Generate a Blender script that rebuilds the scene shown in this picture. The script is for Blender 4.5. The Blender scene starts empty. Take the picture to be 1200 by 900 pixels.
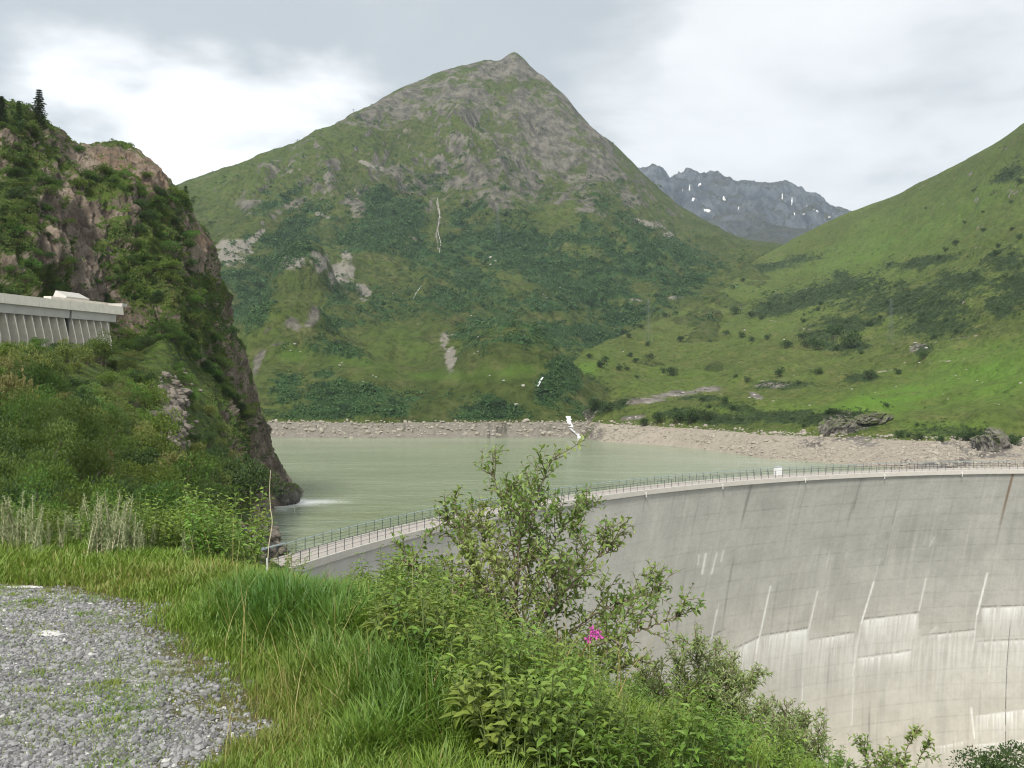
import bpy, math, random
import numpy as np
from mathutils import Vector
random.seed(7)
R = np.random.default_rng(11)
F, YH, EYE = 1230.0, 435.0, 1.65        # focal length in photo pixels, horizon row, eye height
WATER, RING = -25.0, -19.0
S = bpy.context.scene
C = S.collection

# ------------------------------------------------------------------ camera, sky, sun, exposure
cam = bpy.data.objects.new('camera', bpy.data.cameras.new('camera'))
C.objects.link(cam); S.camera = cam
cam.location = (0, 0, EYE); cam.rotation_euler = (math.pi/2, 0, 0)
cam.data.sensor_width = 36; cam.data.lens = 36*F/1200
cam.data.shift_y = -(450-YH)/1200
cam.data.clip_start = 0.1; cam.data.clip_end = 40000

SUN_EL, SUN_AZ = 44.0, 196.0            # azimuth clockwise from +Y: behind and to the left
sun = bpy.data.objects.new('sun', bpy.data.lights.new('sun', 'SUN'))
C.objects.link(sun)
sun.data.energy = 3.0; sun.data.angle = math.radians(10); sun.data.color = (1.0, 0.95, 0.87)
_el, _az = math.radians(SUN_EL), math.radians(SUN_AZ)
_sd = Vector((math.sin(_az)*math.cos(_el), math.cos(_az)*math.cos(_el), math.sin(_el)))
sun.rotation_euler = _sd.to_track_quat('Z', 'Y').to_euler()

S.view_settings.view_transform = 'Standard'; S.view_settings.look = 'None'
S.view_settings.exposure = 0.74; S.view_settings.gamma = 1.0
S.view_settings.use_curve_mapping = False
S.render.engine = 'CYCLES'
cy = S.cycles
cy.use_denoising = True
cy.filter_width = 1.15
cy.max_bounces = 6; cy.diffuse_bounces = 3; cy.glossy_bounces = 2; cy.transmission_bounces = 4
cy.transparent_max_bounces = 6; cy.volume_bounces = 0
cy.caustics_reflective = False; cy.caustics_refractive = False
cy.sample_clamp_indirect = 4.0


class NT:
    """small helper to write node trees"""
    def __init__(self, tree):
        self.t = tree; self.n = tree.nodes; self.l = tree.links
    def node(self, typ, **kw):
        nd = self.n.new(typ)
        for k, v in kw.items():
            setattr(nd, k, v)
        return nd
    def put(self, sock, v):
        if hasattr(v, 'is_linked') or isinstance(v, bpy.types.NodeSocket):
            self.l.new(v, sock)
        elif v is not None:
            if isinstance(v, (tuple, list)) and len(v) == 3 and sock.type == 'RGBA':
                v = (*v, 1)
            sock.default_value = v
    def math(self, op, a, b=None, c=None, clamp=False):
        nd = self.node('ShaderNodeMath', operation=op, use_clamp=clamp)
        for s, v in zip(nd.inputs, (a, b, c)):
            if v is not None: self.put(s, v)
        return nd.outputs[0]
    def vmath(self, op, a, b=None, scale=None):
        nd = self.node('ShaderNodeVectorMath', operation=op)
        self.put(nd.inputs[0], a)
        if b is not None: self.put(nd.inputs[1], b)
        if scale is not None: self.put(nd.inputs['Scale'], scale)
        return nd.outputs['Value'] if op in ('DOT_PRODUCT', 'LENGTH', 'DISTANCE') else nd.outputs[0]
    def mix(self, fac, a, b, blend='MIX'):
        nd = self.node('ShaderNodeMix', data_type='RGBA', blend_type=blend, clamp_factor=True)
        self.put(nd.inputs[0], fac); self.put(nd.inputs[6], a); self.put(nd.inputs[7], b)
        return nd.outputs[2]
    def noise(self, vec, scale, detail=4, rough=0.55, dist=0.0, out=0):
        nd = self.node('ShaderNodeTexNoise')
        if vec is not None: self.put(nd.inputs['Vector'], vec)
        nd.inputs['Scale'].default_value = scale; nd.inputs['Detail'].default_value = detail
        nd.inputs['Roughness'].default_value = rough; nd.inputs['Distortion'].default_value = dist
        return nd.outputs[out]
    def voro(self, vec, scale, feature='F1', out='Distance'):
        nd = self.node('ShaderNodeTexVoronoi', feature=feature)
        if vec is not None: self.put(nd.inputs['Vector'], vec)
        nd.inputs['Scale'].default_value = scale
        return nd.outputs[out]
    def ramp(self, v, lo, hi, a=0.0, b=1.0):
        nd = self.node('ShaderNodeMapRange', interpolation_type='SMOOTHSTEP')
        for s, x in zip(nd.inputs, (v, lo, hi, a, b)): self.put(s, x)
        return nd.outputs[0]
    def mapping(self, vec, scale=(1, 1, 1), rot=(0, 0, 0)):
        nd = self.node('ShaderNodeMapping')
        self.put(nd.inputs['Vector'], vec)
        nd.inputs['Scale'].default_value = scale; nd.inputs['Rotation'].default_value = rot
        return nd.outputs[0]
    def attr(self, name):
        nd = self.node('ShaderNodeAttribute', attribute_name=name)
        sp = self.node('ShaderNodeSeparateColor'); self.l.new(nd.outputs['Color'], sp.inputs[0])
        return sp.outputs[0], sp.outputs[1], sp.outputs[2], nd.outputs['Alpha']
    def pos(self):
        return self.node('ShaderNodeNewGeometry').outputs['Position']
    def island(self):
        return self.node('ShaderNodeNewGeometry').outputs['Random Per Island']
    def bump(self, h, dist=0.1, strength=1.0):
        nd = self.node('ShaderNodeBump')
        self.put(nd.inputs['Height'], h); nd.inputs['Distance'].default_value = dist
        nd.inputs['Strength'].default_value = strength
        return nd.outputs[0]


# world: Nishita sky under a broken overcast
W = bpy.data.worlds.new('World'); S.world = W; W.use_nodes = True
w = NT(W.node_tree); w.n.clear()
sky = w.node('ShaderNodeTexSky', sky_type='NISHITA'); sky.sun_disc = False
sky.sun_elevation = _el; sky.sun_rotation = _az; sky.altitude = 1900
gen = w.node('ShaderNodeTexCoord').outputs['Generated']
sep = w.node('ShaderNodeSeparateXYZ'); w.l.new(gen, sep.inputs[0])
zz = w.math('ADD', w.math('MAXIMUM', sep.outputs[2], 0.0), 0.22)
pl = w.node('ShaderNodeCombineXYZ')
w.l.new(w.math('DIVIDE', sep.outputs[0], zz), pl.inputs[0])
w.l.new(w.math('DIVIDE', sep.outputs[1], zz), pl.inputs[1])
n1 = w.noise(pl.outputs[0], 1.7, 6, 0.52, 0.35)
n2 = w.noise(pl.outputs[0], 4.6, 5, 0.55, 0.2)
def skydir(x, y):
    return tuple(Vector(((x-600)/F, 1, -(y-YH)/F)).normalized())
def spot(x, y, w0, w1):
    return w.ramp(w.vmath('DOT_PRODUCT', w.vmath('NORMALIZE', gen), skydir(x, y)), math.cos(w0), math.cos(w1))
dens = w.math('ADD', w.math('MULTIPLY', n1, 0.75), w.math('MULTIPLY', n2, 0.25))
# a darker rain cloud high on the left, a bright gap low on the left
wob = w.math('MULTIPLY', w.math('SUBTRACT', dens, 0.47), 4.2)
dk = w.math('MAXIMUM', spot(370, -10, 0.40, 0.08), spot(30, 10, .32, .06))
dark = w.ramp(w.math('ADD', w.math('MULTIPLY', dk, 1.25), wob), 0.25, 1.25)
bs = w.math('MAXIMUM', spot(235, 195, .15, .02), w.math('MAXIMUM', w.math('MULTIPLY', spot(105, 150, .14, .02), .85), w.math('MULTIPLY', spot(350, 150, .12, .02), .7)))
brt = w.ramp(w.math('SUBTRACT', w.math('MULTIPLY', bs, 1.4), wob), 0.30, 1.30)
base = w.mix(w.ramp(dens, 0.38, 0.63), (8.0, 8.2, 8.3), (6.75, 6.95, 7.15))
base = w.mix(w.math('MULTIPLY', dark, 0.8), base, (3.9, 4.3, 4.6))
base = w.mix(brt, base, (9.7, 9.8, 9.85))
colr = w.mix(0.965, sky.outputs[0], base)
bg = w.node('ShaderNodeBackground'); w.l.new(colr, bg.inputs[0]); bg.inputs[1].default_value = 0.077
wo = w.node('ShaderNodeOutputWorld'); w.l.new(bg.outputs[0], wo.inputs[0])

# ------------------------------------------------------------------ helpers
def tag(o, label=None, cat=None, group=None, kind=None):
    if label: o['label'] = label
    if cat: o['category'] = cat
    if group: o['group'] = group
    if kind: o['kind'] = kind
    return o

def link(o, parent=None):
    C.objects.link(o)
    if parent is not None: o.parent = parent
    return o

def empty(name, loc=(0, 0, 0), rz=0.0):
    o = bpy.data.objects.new(name, None); o.location = loc; o.rotation_euler = (0, 0, rz)
    return link(o)

def mesh_np(name, V, faces, mat, parent=None, smooth=False, cols=None, uv=None, mats=None, midx=None):
    """V (N,3); faces a (M,3|4) array or a list of such arrays"""
    if isinstance(faces, np.ndarray): faces = [faces]
    faces = [np.asarray(f, dtype=np.int32) for f in faces if len(f)]
    me = bpy.data.meshes.new(name)
    V = np.asarray(V, dtype=np.float32)
    me.vertices.add(len(V)); me.vertices.foreach_set('co', V.ravel())
    nl = sum(f.size for f in faces); npg = sum(len(f) for f in faces)
    me.loops.add(nl); me.polygons.add(npg)
    me.loops.foreach_set('vertex_index', np.concatenate([f.ravel() for f in faces]))
    tot = np.concatenate([np.full(len(f), f.shape[1], np.int32) for f in faces])
    st = np.zeros(npg, np.int32); st[1:] = np.cumsum(tot)[:-1]
    me.polygons.foreach_set('loop_start', st)
    me.polygons.foreach_set('use_smooth', np.full(npg, bool(smooth)))
    for m in (mats or [mat]): me.materials.append(m)
    if midx is not None: me.polygons.foreach_set('material_index', np.asarray(midx, np.int32))
    me.update(calc_edges=True); me.validate(clean_customdata=False)
    for k, v in (cols or {}).items():
        a = me.attributes.new(k, 'FLOAT_COLOR', 'POINT')
        c = np.ones((len(V), 4), np.float32); c[:, :v.shape[1]] = v
        a.data.foreach_set('color', c.ravel())
    o = bpy.data.objects.new(name, me)
    return link(o, parent)

_G = R.normal(size=(256, 3)).astype(np.float32); _G /= np.linalg.norm(_G, axis=1)[:, None]
_P = np.concatenate([R.permutation(256)]*3).astype(np.int32)
def perlin(P):
    P = np.asarray(P, np.float32); sh = P.shape[:-1]; P = P.reshape(-1, 3)
    i = np.floor(P).astype(np.int32); f = P-i; i &= 255
    u = f*f*f*(f*(f*6-15)+10); out = np.zeros(len(P), np.float32)
    for a in (0, 1):
        wa = u[:, 0] if a else 1-u[:, 0]; pa = _P[i[:, 0]+a]
        for b in (0, 1):
            wb = wa*(u[:, 1] if b else 1-u[:, 1]); pb = _P[pa+i[:, 1]+b]
            for c in (0, 1):
                wc = wb*(u[:, 2] if c else 1-u[:, 2]); g = _G[_P[pb+i[:, 2]+c] & 255]
                out += wc*(g[:, 0]*(f[:, 0]-a)+g[:, 1]*(f[:, 1]-b)+g[:, 2]*(f[:, 2]-c))
    return (out*1.6).reshape(sh)
def fbm(P, octv=5, gain=0.5, lac=2.03, ridged=False):
    P = np.asarray(P, np.float32); a, s, t = 1.0, 0.0, 0.0
    for k in range(octv):
        n = perlin(P+k*17.3)
        if ridged: n = 1-2*np.abs(n)
        s = s+a*n; t += a; a *= gain; P = P*lac
    return s/t
def sstep(x, a, b):
    t = np.clip((x-a)/(b-a), 0, 1); return t*t*(3-2*t)
def blob(x, y, cx, cy, rx, ry, ang=0):
    a = math.radians(ang); dx, dy = x-cx, y-cy
    u = (dx*math.cos(a)+dy*math.sin(a))/rx; v = (-dx*math.sin(a)+dy*math.cos(a))/ry
    return np.exp(-(u*u+v*v))
def segd(x, y, pts):
    """distance in px to a polyline"""
    d = np.full(np.shape(x), 1e9, np.float32)
    for (x0, y0), (x1, y1) in zip(pts[:-1], pts[1:]):
        vx, vy = x1-x0, y1-y0
        t = np.clip(((x-x0)*vx+(y-y0)*vy)/(vx*vx+vy*vy+1e-9), 0, 1)
        d = np.minimum(d, np.hypot(x-x0-t*vx, y-y0-t*vy))
    return d
def pt(x, y, d):
    return np.array(((x-600)/F*d, d, EYE-(y-YH)/F*d))
def px(V):
    V = np.asarray(V); return 600+F*V[..., 0]/V[..., 1], YH-F*(V[..., 2]-EYE)/V[..., 1]

def pchip(xk, yk, xq):
    """monotone cubic through (xk, yk[k,...]) evaluated at xq"""
    xk = np.asarray(xk, float); yk = np.asarray(yk, float); h = np.diff(xk)
    sh = (len(h),)+(1,)*(yk.ndim-1)
    dl = np.diff(yk, axis=0)/h.reshape(sh)
    m = np.zeros_like(yk)
    a, b = dl[:-1], dl[1:]
    ok = (a*b) > 0
    m[1:-1] = np.where(ok, 2*a*b/np.where(ok, a+b, 1), 0)
    m[0], m[-1] = dl[0], dl[-1]
    q = np.clip(np.searchsorted(xk, xq, side='right')-1, 0, len(h)-1)
    t = np.clip((xq-xk[q])/h[q], 0, 1).reshape((-1,)+(1,)*(yk.ndim-1))
    hh = h[q].reshape(t.shape)
    t2, t3 = t*t, t*t*t
    return (2*t3-3*t2+1)*yk[q]+(t3-2*t2+t)*hh*m[q]+(-2*t3+3*t2)*yk[q+1]+(t3-t2)*hh*m[q+1]

class Sheet:
    """a piece of terrain: profiles (distance, height) at given bearings, smoothly interpolated into a grid"""
    def __init__(self, ctrl, xs, levels):
        xk = sorted(ctrl); K = np.array([ctrl[k] for k in xk], float)      # (X, L, 2)
        cols = pchip(xk, K, np.asarray(xs, float))                          # (nx, L, 2)
        nl = K.shape[1]
        tq = np.concatenate([np.linspace(i, i+1, n, endpoint=False) for i, n in enumerate(levels)]+[[nl-1]])
        prof = pchip(np.arange(nl), cols.transpose(1, 0, 2), tq)            # (nt, nx, 2)
        self.xs = np.asarray(xs, float); self.t = tq
        d, z = prof[..., 0], prof[..., 1]
        X = (self.xs[None, :]-600)/F*d
        self.V = np.stack([X, d, z], -1)                                    # (nt, nx, 3)
    def normals(self):
        a = np.gradient(self.V, axis=1); b = np.gradient(self.V, axis=0)
        n = np.cross(a, b); n /= np.linalg.norm(n, axis=-1, keepdims=True)+1e-9
        n[n[..., 2] < 0] *= -1 if False else 1
        return n
    def faces(self):
        nt, nx = self.V.shape[:2]
        i = np.arange(nt*nx).reshape(nt, nx)
        return np.stack([i[:-1, :-1], i[:-1, 1:], i[1:, 1:], i[1:, :-1]], -1).reshape(-1, 4)
    def build(self, name, mat, cols=None, smooth=True):
        self.obj = mesh_np(name, self.V.reshape(-1, 3), self.faces(), mat, smooth=smooth,
                           cols={k: v.reshape(-1, v.shape[-1]) for k, v in (cols or {}).items()})
        return self.obj
    def hit(self, x, y, tmin=0.0):
        """the first point of the sheet seen at pixel (x, y) of the photograph"""
        j = int(np.clip(np.searchsorted(self.xs, x), 0, len(self.xs)-1))
        col = self.V[:, j]; yy = YH-F*(col[:, 2]-EYE)/col[:, 1]
        k = np.nonzero((yy <= y) & (self.t >= tmin))[0]
        if len(k) == 0: return None
        k = k[0]
        if k > 0 and yy[k-1] > y and self.t[k-1] >= tmin:
            f = (yy[k-1]-y)/(yy[k-1]-yy[k]+1e-9)
            return col[k-1]*(1-f)+col[k]*f
        return col[k].copy()

def up_slope(V):
    """cosine of the slope: 1 flat, 0 vertical"""
    a = np.gradient(V, axis=1); b = np.gradient(V, axis=0)
    n = np.cross(a, b); return np.abs(n[..., 2])/(np.linalg.norm(n, axis=-1)+1e-9)

def box(lo, hi):
    x0, y0, z0 = lo; x1, y1, z1 = hi
    V = np.array([(x0,y0,z0),(x1,y0,z0),(x1,y1,z0),(x0,y1,z0),(x0,y0,z1),(x1,y0,z1),(x1,y1,z1),(x0,y1,z1)], float)
    Fq = np.array([(3,2,1,0),(4,5,6,7),(0,1,5,4),(1,2,6,5),(2,3,7,6),(3,0,4,7)])
    return V, Fq
def join(parts):
    Vs, T, Q, n = [], [], [], 0
    for V, f in parts:
        Vs.append(V)
        for g in (f if isinstance(f, list) else [f]):
            (T if g.shape[1] == 3 else Q).append(g+n)
        n += len(V)
    return np.concatenate(Vs), [np.concatenate(a) for a in (T, Q) if a]
def tube(P, r, n=6, cap=True):
    P = np.asarray(P, float); r = np.broadcast_to(np.asarray(r, float), (len(P),))
    tg = np.gradient(P, axis=0); tg /= np.linalg.norm(tg, axis=1)[:, None]+1e-9
    ref = np.where(np.abs(tg[:, 2:3]) > 0.9, [[1, 0, 0]], [[0, 0, 1]])
    u = np.cross(tg, ref); u /= np.linalg.norm(u, axis=1)[:, None]+1e-9
    v = np.cross(tg, u)
    a = np.linspace(0, 2*np.pi, n, endpoint=False)
    V = (P[:, None]+r[:, None, None]*(u[:, None]*np.cos(a)[None, :, None]+v[:, None]*np.sin(a)[None, :, None])).reshape(-1, 3)
    i = np.arange(len(P)*n).reshape(len(P), n); j = np.roll(i, -1, axis=1)
    Q = np.stack([i[:-1], j[:-1], j[1:], i[1:]], -1).reshape(-1, 4)
    if cap:
        V = np.concatenate([V, P[:1], P[-1:]]); c0, c1 = len(V)-2, len(V)-1
        T = np.concatenate([np.stack([np.full(n, c0), j[0], i[0]], -1), np.stack([np.full(n, c1), i[-1], j[-1]], -1)])
        return V, [T, Q]
    return V, Q
def bar(p, q, sx, sy):
    """a rectangular bar between two points"""
    p, q = np.asarray(p, float), np.asarray(q, float); t = (q-p)/np.linalg.norm(q-p)
    ref = np.array((0, 0, 1.)) if abs(t[2]) < .9 else np.array((1., 0, 0))
    u = np.cross(t, ref); u /= np.linalg.norm(u); v = np.cross(t, u)
    V = np.array([b+sx/2*i*u+sy/2*j*v for b in (p, q) for i, j in ((-1,-1),(1,-1),(1,1),(-1,1))])
    return V, np.array([(3,2,1,0),(4,5,6,7),(0,1,5,4),(1,2,6,5),(2,3,7,6),(3,0,4,7)])
def unit(v):
    return v/(np.linalg.norm(v, axis=-1, keepdims=True)+1e-9)

def leaves(P, D, N, L, Wd, fold=0.25, curl=0.2):
    """leaf blades: base P, direction D, face normal N, length L, width Wd; 8 triangles each"""
    n = len(P); D = unit(D); s = unit(np.cross(D, N)); N = np.cross(s, D)
    L = np.broadcast_to(L, (n,))[:, None]; Wd = np.broadcast_to(Wd, (n,))[:, None]
    def q(a, b, c): return P+D*L*a+s*Wd*b+N*(L*c)
    V = np.stack([P, q(.35, .5, fold*.5), q(.70, .36, fold*.3-curl*.3), q(1, 0, -curl*.8), q(.70, -.36, fold*.3-curl*.3), q(.35, -.5, fold*.5),
                  q(.35, 0, 0), q(.70, 0, -curl*.35)], 1).reshape(-1, 3)
    f = np.array([(0,1,6),(0,6,5),(6,1,2),(6,2,7),(5,6,7),(5,7,4),(7,2,3),(7,3,4)])
    Fc = (f[None]+8*np.arange(n)[:, None, None]).reshape(-1, 3)
    return V, Fc
def leaves2(P, D, N, L, Wd, fold=0.3):
    """cheap leaf: two triangles"""
    n = len(P); D = unit(D); s = unit(np.cross(D, N)); N = np.cross(s, D)
    L = np.broadcast_to(L, (n,))[:, None]; Wd = np.broadcast_to(Wd, (n,))[:, None]
    V = np.stack([P, P+D*L*.5+s*Wd*.5+N*Wd*fold, P+D*L, P+D*L*.5-s*Wd*.5+N*Wd*fold], 1).reshape(-1, 3)
    f = np.array([(0, 1, 2), (0, 2, 3)])
    return V, (f[None]+4*np.arange(n)[:, None, None]).reshape(-1, 3)
def rdir(n, up=0.0):
    v = R.normal(size=(n, 3)); v = unit(v); v[:, 2] += up; return unit(v)

# ------------------------------------------------------------------ materials
def new_mat(name):
    m = bpy.data.materials.new(name); m.use_nodes = True
    nt = NT(m.node_tree); nt.n.clear()
    return m, nt
def finish(nt, col, rough=0.9, normal=None, spec=0.25, transl=None, metal=0.0):
    p = nt.node('ShaderNodeBsdfPrincipled'); out = nt.node('ShaderNodeOutputMaterial')
    nt.put(p.inputs['Base Color'], col); nt.put(p.inputs['Roughness'], rough)
    p.inputs['Specular IOR Level'].default_value = spec; p.inputs['Metallic'].default_value = metal
    if normal is not None: nt.l.new(normal, p.inputs['Normal'])
    sh = p.outputs[0]
    if transl:
        fac, tc = transl
        t = nt.node('ShaderNodeBsdfTranslucent'); nt.put(t.inputs[0], tc)
        mx = nt.node('ShaderNodeMixShader'); mx.inputs[0].default_value = fac
        nt.l.new(sh, mx.inputs[1]); nt.l.new(t.outputs[0], mx.inputs[2]); sh = mx.outputs[0]
    nt.l.new(sh, out.inputs[0])
def leaf_mat(name, c0, c1, c2=None, transl=0.3, rough=0.55, big=0.3, spec=0.3, objvar=0.0):
    """leaf colour from c0 to c1 by leaf, patches of c2 by place"""
    m, nt = new_mat(name)
    col = nt.mix(nt.island(), c0, c1)
    if c2 is not None:
        col = nt.mix(nt.ramp(nt.noise(nt.pos(), big, 3), 0.45, 0.68), col, c2)
    if objvar:
        oi = nt.node('ShaderNodeObjectInfo').outputs['Random']
        hs = nt.node('ShaderNodeHueSaturation'); nt.put(hs.inputs['Color'], col)
        nt.put(hs.inputs['Hue'], nt.math('ADD', 0.5-objvar*.10, nt.math('MULTIPLY', oi, objvar*.16)))
        nt.put(hs.inputs['Value'], nt.math('ADD', 1-objvar, nt.math('MULTIPLY', nt.math('FRACT', nt.math('MULTIPLY', oi, 7.3)), 2*objvar)))
        col = hs.outputs[0]
    tc = nt.mix(0.55, col, (0.25, 0.32, 0.03))
    finish(nt, col, rough, spec=spec, transl=(transl, tc))
    return m
def plain(name, c, rough=0.8, var=0.12, scale=3.0, metal=0.0, spec=0.3, bump=None):
    m, nt = new_mat(name); p = nt.pos()
    col = nt.mix(nt.noise(p, scale, 5), tuple(v*(1-var) for v in c), tuple(min(1, v*(1+var)) for v in c))
    nrm = nt.bump(nt.noise(p, scale*4, 4), bump) if bump else None
    finish(nt, col, rough, spec=spec, metal=metal, normal=nrm)
    return m

def terrain_mat(name, grass_a, grass_b, grass_c, rock_a, rock_b, scree, scrub_a, scrub_b, gs=0.02, fine=0.35):
    """mask R rock, G scrub, B scree, A bright meadow; all fields sit on the ground in world metres"""
    m, nt = new_mat(name); p = nt.pos()
    r, g, b, a = nt.attr('mask')
    brk = nt.math('MULTIPLY', nt.math('SUBTRACT', nt.noise(p, fine*.6, 5, .7), .5), 1.0)
    brk2 = nt.math('MULTIPLY', nt.math('SUBTRACT', nt.noise(p, fine*.22, 4, .6, 0, 0), .5), .7)
    br = nt.math('ADD', brk, brk2)
    lim = lambda q_: nt.math('ADD', q_, nt.math('MULTIPLY', br, nt.ramp(q_, .03, .3)))
    r, g, b = lim(r), lim(g), lim(b)
    col = nt.mix(nt.ramp(nt.noise(p, gs, 5, .6), .35, .65), grass_a, grass_b)
    col = nt.mix(nt.math('MULTIPLY', nt.ramp(nt.noise(p, gs*6, 5, .65), .45, .7), .7), col, grass_c)
    col = nt.mix(nt.ramp(nt.noise(p, fine, 4, .7), .42, .66, 0, .75), col, tuple(v*.50 for v in grass_a))
    col = nt.mix(nt.ramp(nt.noise(p, fine*.3, 5, .7), .52, .72, 0, .6), col, tuple(v*.62 for v in grass_a))
    col = nt.mix(a, col, tuple(v*f for v, f in zip(grass_b, (1.0, 1.4, .8))))
    sc = nt.mix(nt.ramp(nt.noise(p, fine*.8, 4, .7), .35, .65), scrub_a, scrub_b)
    col = nt.mix(nt.ramp(g, .25, .7), col, sc)
    scr = nt.mix(nt.noise(p, fine*1.3, 4, .75), tuple(v*.7 for v in scree), tuple(v*1.25 for v in scree))
    col = nt.mix(nt.ramp(b, .3, .65), col, scr)
    rk = nt.mix(nt.ramp(nt.noise(nt.mapping(p, (1, 1, .45)), fine*.35, 7, .72), .36, .64), rock_a, rock_b)
    rk = nt.mix(nt.ramp(nt.noise(nt.mapping(p, (1.3, 1, .4)), fine*.9, 5, .7), .56, .72), rk, tuple(v*.5 for v in rock_a))
    rk = nt.mix(nt.ramp(nt.noise(p, fine*.18, 4, .65), .55, .75), rk, grass_a)
    col = nt.mix(nt.ramp(r, .3, .65), col, rk)
    h = nt.math('ADD', nt.noise(p, fine, 6, .7), nt.math('MULTIPLY', nt.noise(p, fine*.25, 3), 1.5))
    finish(nt, col, 0.95, spec=.1, normal=nt.bump(h, .7/fine*.8, 1.0))
    return m

M = {}
M['mountain'] = terrain_mat('mountain_ground', (.050, .070, .018), (.072, .098, .024), (.108, .108, .044), (.062, .058, .050), (.165, .155, .125),
                            (.205, .192, .162), (.024, .056, .020), (.046, .090, .030), .012, .22)
M['hillside'] = terrain_mat('hillside_ground', (.072, .096, .023), (.092, .130, .029), (.140, .136, .050), (.10, .09, .08), (.24, .22, .195),
                            (.31, .275, .225), (.022, .044, .016), (.045, .068, .022), .018, .45)
M['far'] = terrain_mat('far_mountain_ground', (.045, .05, .04), (.06, .065, .05), (.09, .085, .075), (.040, .049, .060), (.115, .130, .145),
                       (.85, .86, .88), (.03, .04, .03), (.04, .05, .035), .004, .03)

# ------------------------------------------------------------------ the far snow-streaked mountain
def zy(y, d): return EYE-(y-YH)/F*d
far_ridge = [(600,235),(700,215),(750,203),(768,205),(775,207),(786,215),(797,210),(808,208),(822,211),(840,210),(852,217),(870,220),(890,219),(905,221),
             (922,219),(935,222),(944,230),(955,231),(968,240),(985,247),(1010,256),(1060,268),(1200,290),(1400,300)]
ctrl = {}
for x, y in far_ridge:
    D = 4300
    ctrl[x] = [(2300, zy(300, 2300)-30), (2900, zy(283, 2900)), (3500, zy(y+50, 3500)), (4000, zy(y+22, 4000)), (D, zy(y, D)), (D+300, zy(y, D)-200), (D+700, 0)]
sh = Sheet(ctrl, np.arange(600, 1401, 1.6), [12, 30, 50, 40, 10, 6])
V = sh.V; t = sh.t[:, None]
n = fbm(V/np.array([520, 620, 520]), 7, .56, ridged=True)
V[..., 2] += (n-.25)*np.interp(t, [0, 1, 2, 3, 3.7, 4, 6], [0, 40, 150, 110, 22, 10, 60])
V[..., 2] += fbm(V/95, 5, .65)*np.interp(t, [0, 1, 3, 4, 6], [6, 22, 50, 30, 30])+fbm(V/240+9, 4, .55, ridged=True)*np.interp(t, [0, 1, 3, 4, 6], [0, 20, 60, 14, 0])
x, y = px(V)
up = up_slope(V)
snow = np.zeros_like(x)
for cx, cy_, rx, ry, an in [(814,235,5,2.6,25),(828,247,6,2.2,10),(849,234,3,1.5,0),(866,244,3,1.4,0),(855,248,2,1,0),(917,231,1.0,7,-4),(928,235,.8,6,4),(946,238,.9,6,6),
                            (957,247,7,1.3,28),(972,254,3,2,20),(942,251,2.5,1.4,0),(932,249,2,1.2,0),(794,214,4,1.5,-30),(808,220,.9,5,5),(820,216,5,1.4,10),(848,231,.9,3,0),(800,222,.8,4,8)]:
    snow = np.maximum(snow, blob(x, y, cx, cy_, rx, ry, an)*1.2)
snow *= 0.75+.7*fbm(V/30, 3)
rock = sstep(.72-up, -.1, .25)+.45*fbm(V/180, 4)+.35
scr = np.zeros_like(rock)+snow
sh.build('far_mountain', M['far'], {'mask': np.stack([np.clip(rock*(1-snow), 0, 1), np.zeros_like(rock), np.clip(scr, 0, 1), np.zeros_like(rock)], -1)})
tag(sh.obj, kind='structure')

# ------------------------------------------------------------------ the main mountain across the lake
ridge = [(-300,400,1000),(-100,350,1050),(0,310,1100),(100,268,1150),(170,236,1200),(212,218,1230),(240,206,1250),(270,196,1260),(300,187,1270),(340,175,1290),(370,167,1310),(386,160,1325),(392,155,1350),(400,145,1400),(412,136,1430),(425,131,1450),
         (450,117,1500),(480,103,1550),(505,94,1580),(530,85,1600),(555,78,1620),(575,76,1635),(586,75,1645),(593,70,1650),(603,66,1650),(611,71,1648),(622,83,1640),(640,96,1620),(652,107,1605),(665,119,1600),(680,137,1595),(692,152,1590),
         (702,163,1590),(716,172,1600),(730,184,1610),(750,203,1625),(775,226,1650),(800,246,1680),(830,263,1720),(860,279,1760),(885,287,1800),(920,291,1850),(1000,300,1900),(1100,310,1900)]
fx = [-300, 212, 300, 400, 500, 600, 700, 800, 1100]
fl = {   # at each bearing: the middle levels as (row, distance)
    'a': [(470,440)]*3+[(462,455),(462,455),(466,448),(485,445),(490,470),(495,500)],
    'b': [(430,560),(430,560),(425,560),(425,580),(432,590),(436,540),(450,520),(450,600),(450,650)],
    'c': [(400,700),(385,720),(372,740),(375,760),(385,760),(390,760),(400,720),(395,800),(400,850)],
    'd': [(385,850),(320,900),(300,950),(300,980),(310,980),(315,980),(330,950),(335,1050),(340,1150)],
    'e': [(370,950),(260,1080),(235,1120),(230,1150),(225,1230),(225,1250),(250,1230),(290,1350),(320,1500)]}
ctrl = {}
for X, yr, dr in ridge:
    pr = [(395, WATER-6), (420, WATER), (428, RING+1)]
    for k in 'abcde':
        yk = np.interp(X, fx, [p[0] for p in fl[k]]); dk = np.interp(X, fx, [p[1] for p in fl[k]])
        pr.append((dk, zy(yk, dk)))
    pr[-1] = (min(pr[-1][0], dr-120), max(pr[-2][1]+5, min(pr[-1][1], zy(yr+30, dr-120))))
    pr += [(dr, zy(yr, dr)), (dr+160, zy(yr, dr)-70), (dr+1300, zy(yr, dr)-420)]
    ctrl[X] = pr
MS = Sheet(ctrl, np.arange(-300, 1101, 1.15), [8, 16, 40, 60, 70, 80, 80, 110, 8, 5])
V = MS.V; t = MS.t[:, None]; x, y = px(V)
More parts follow.
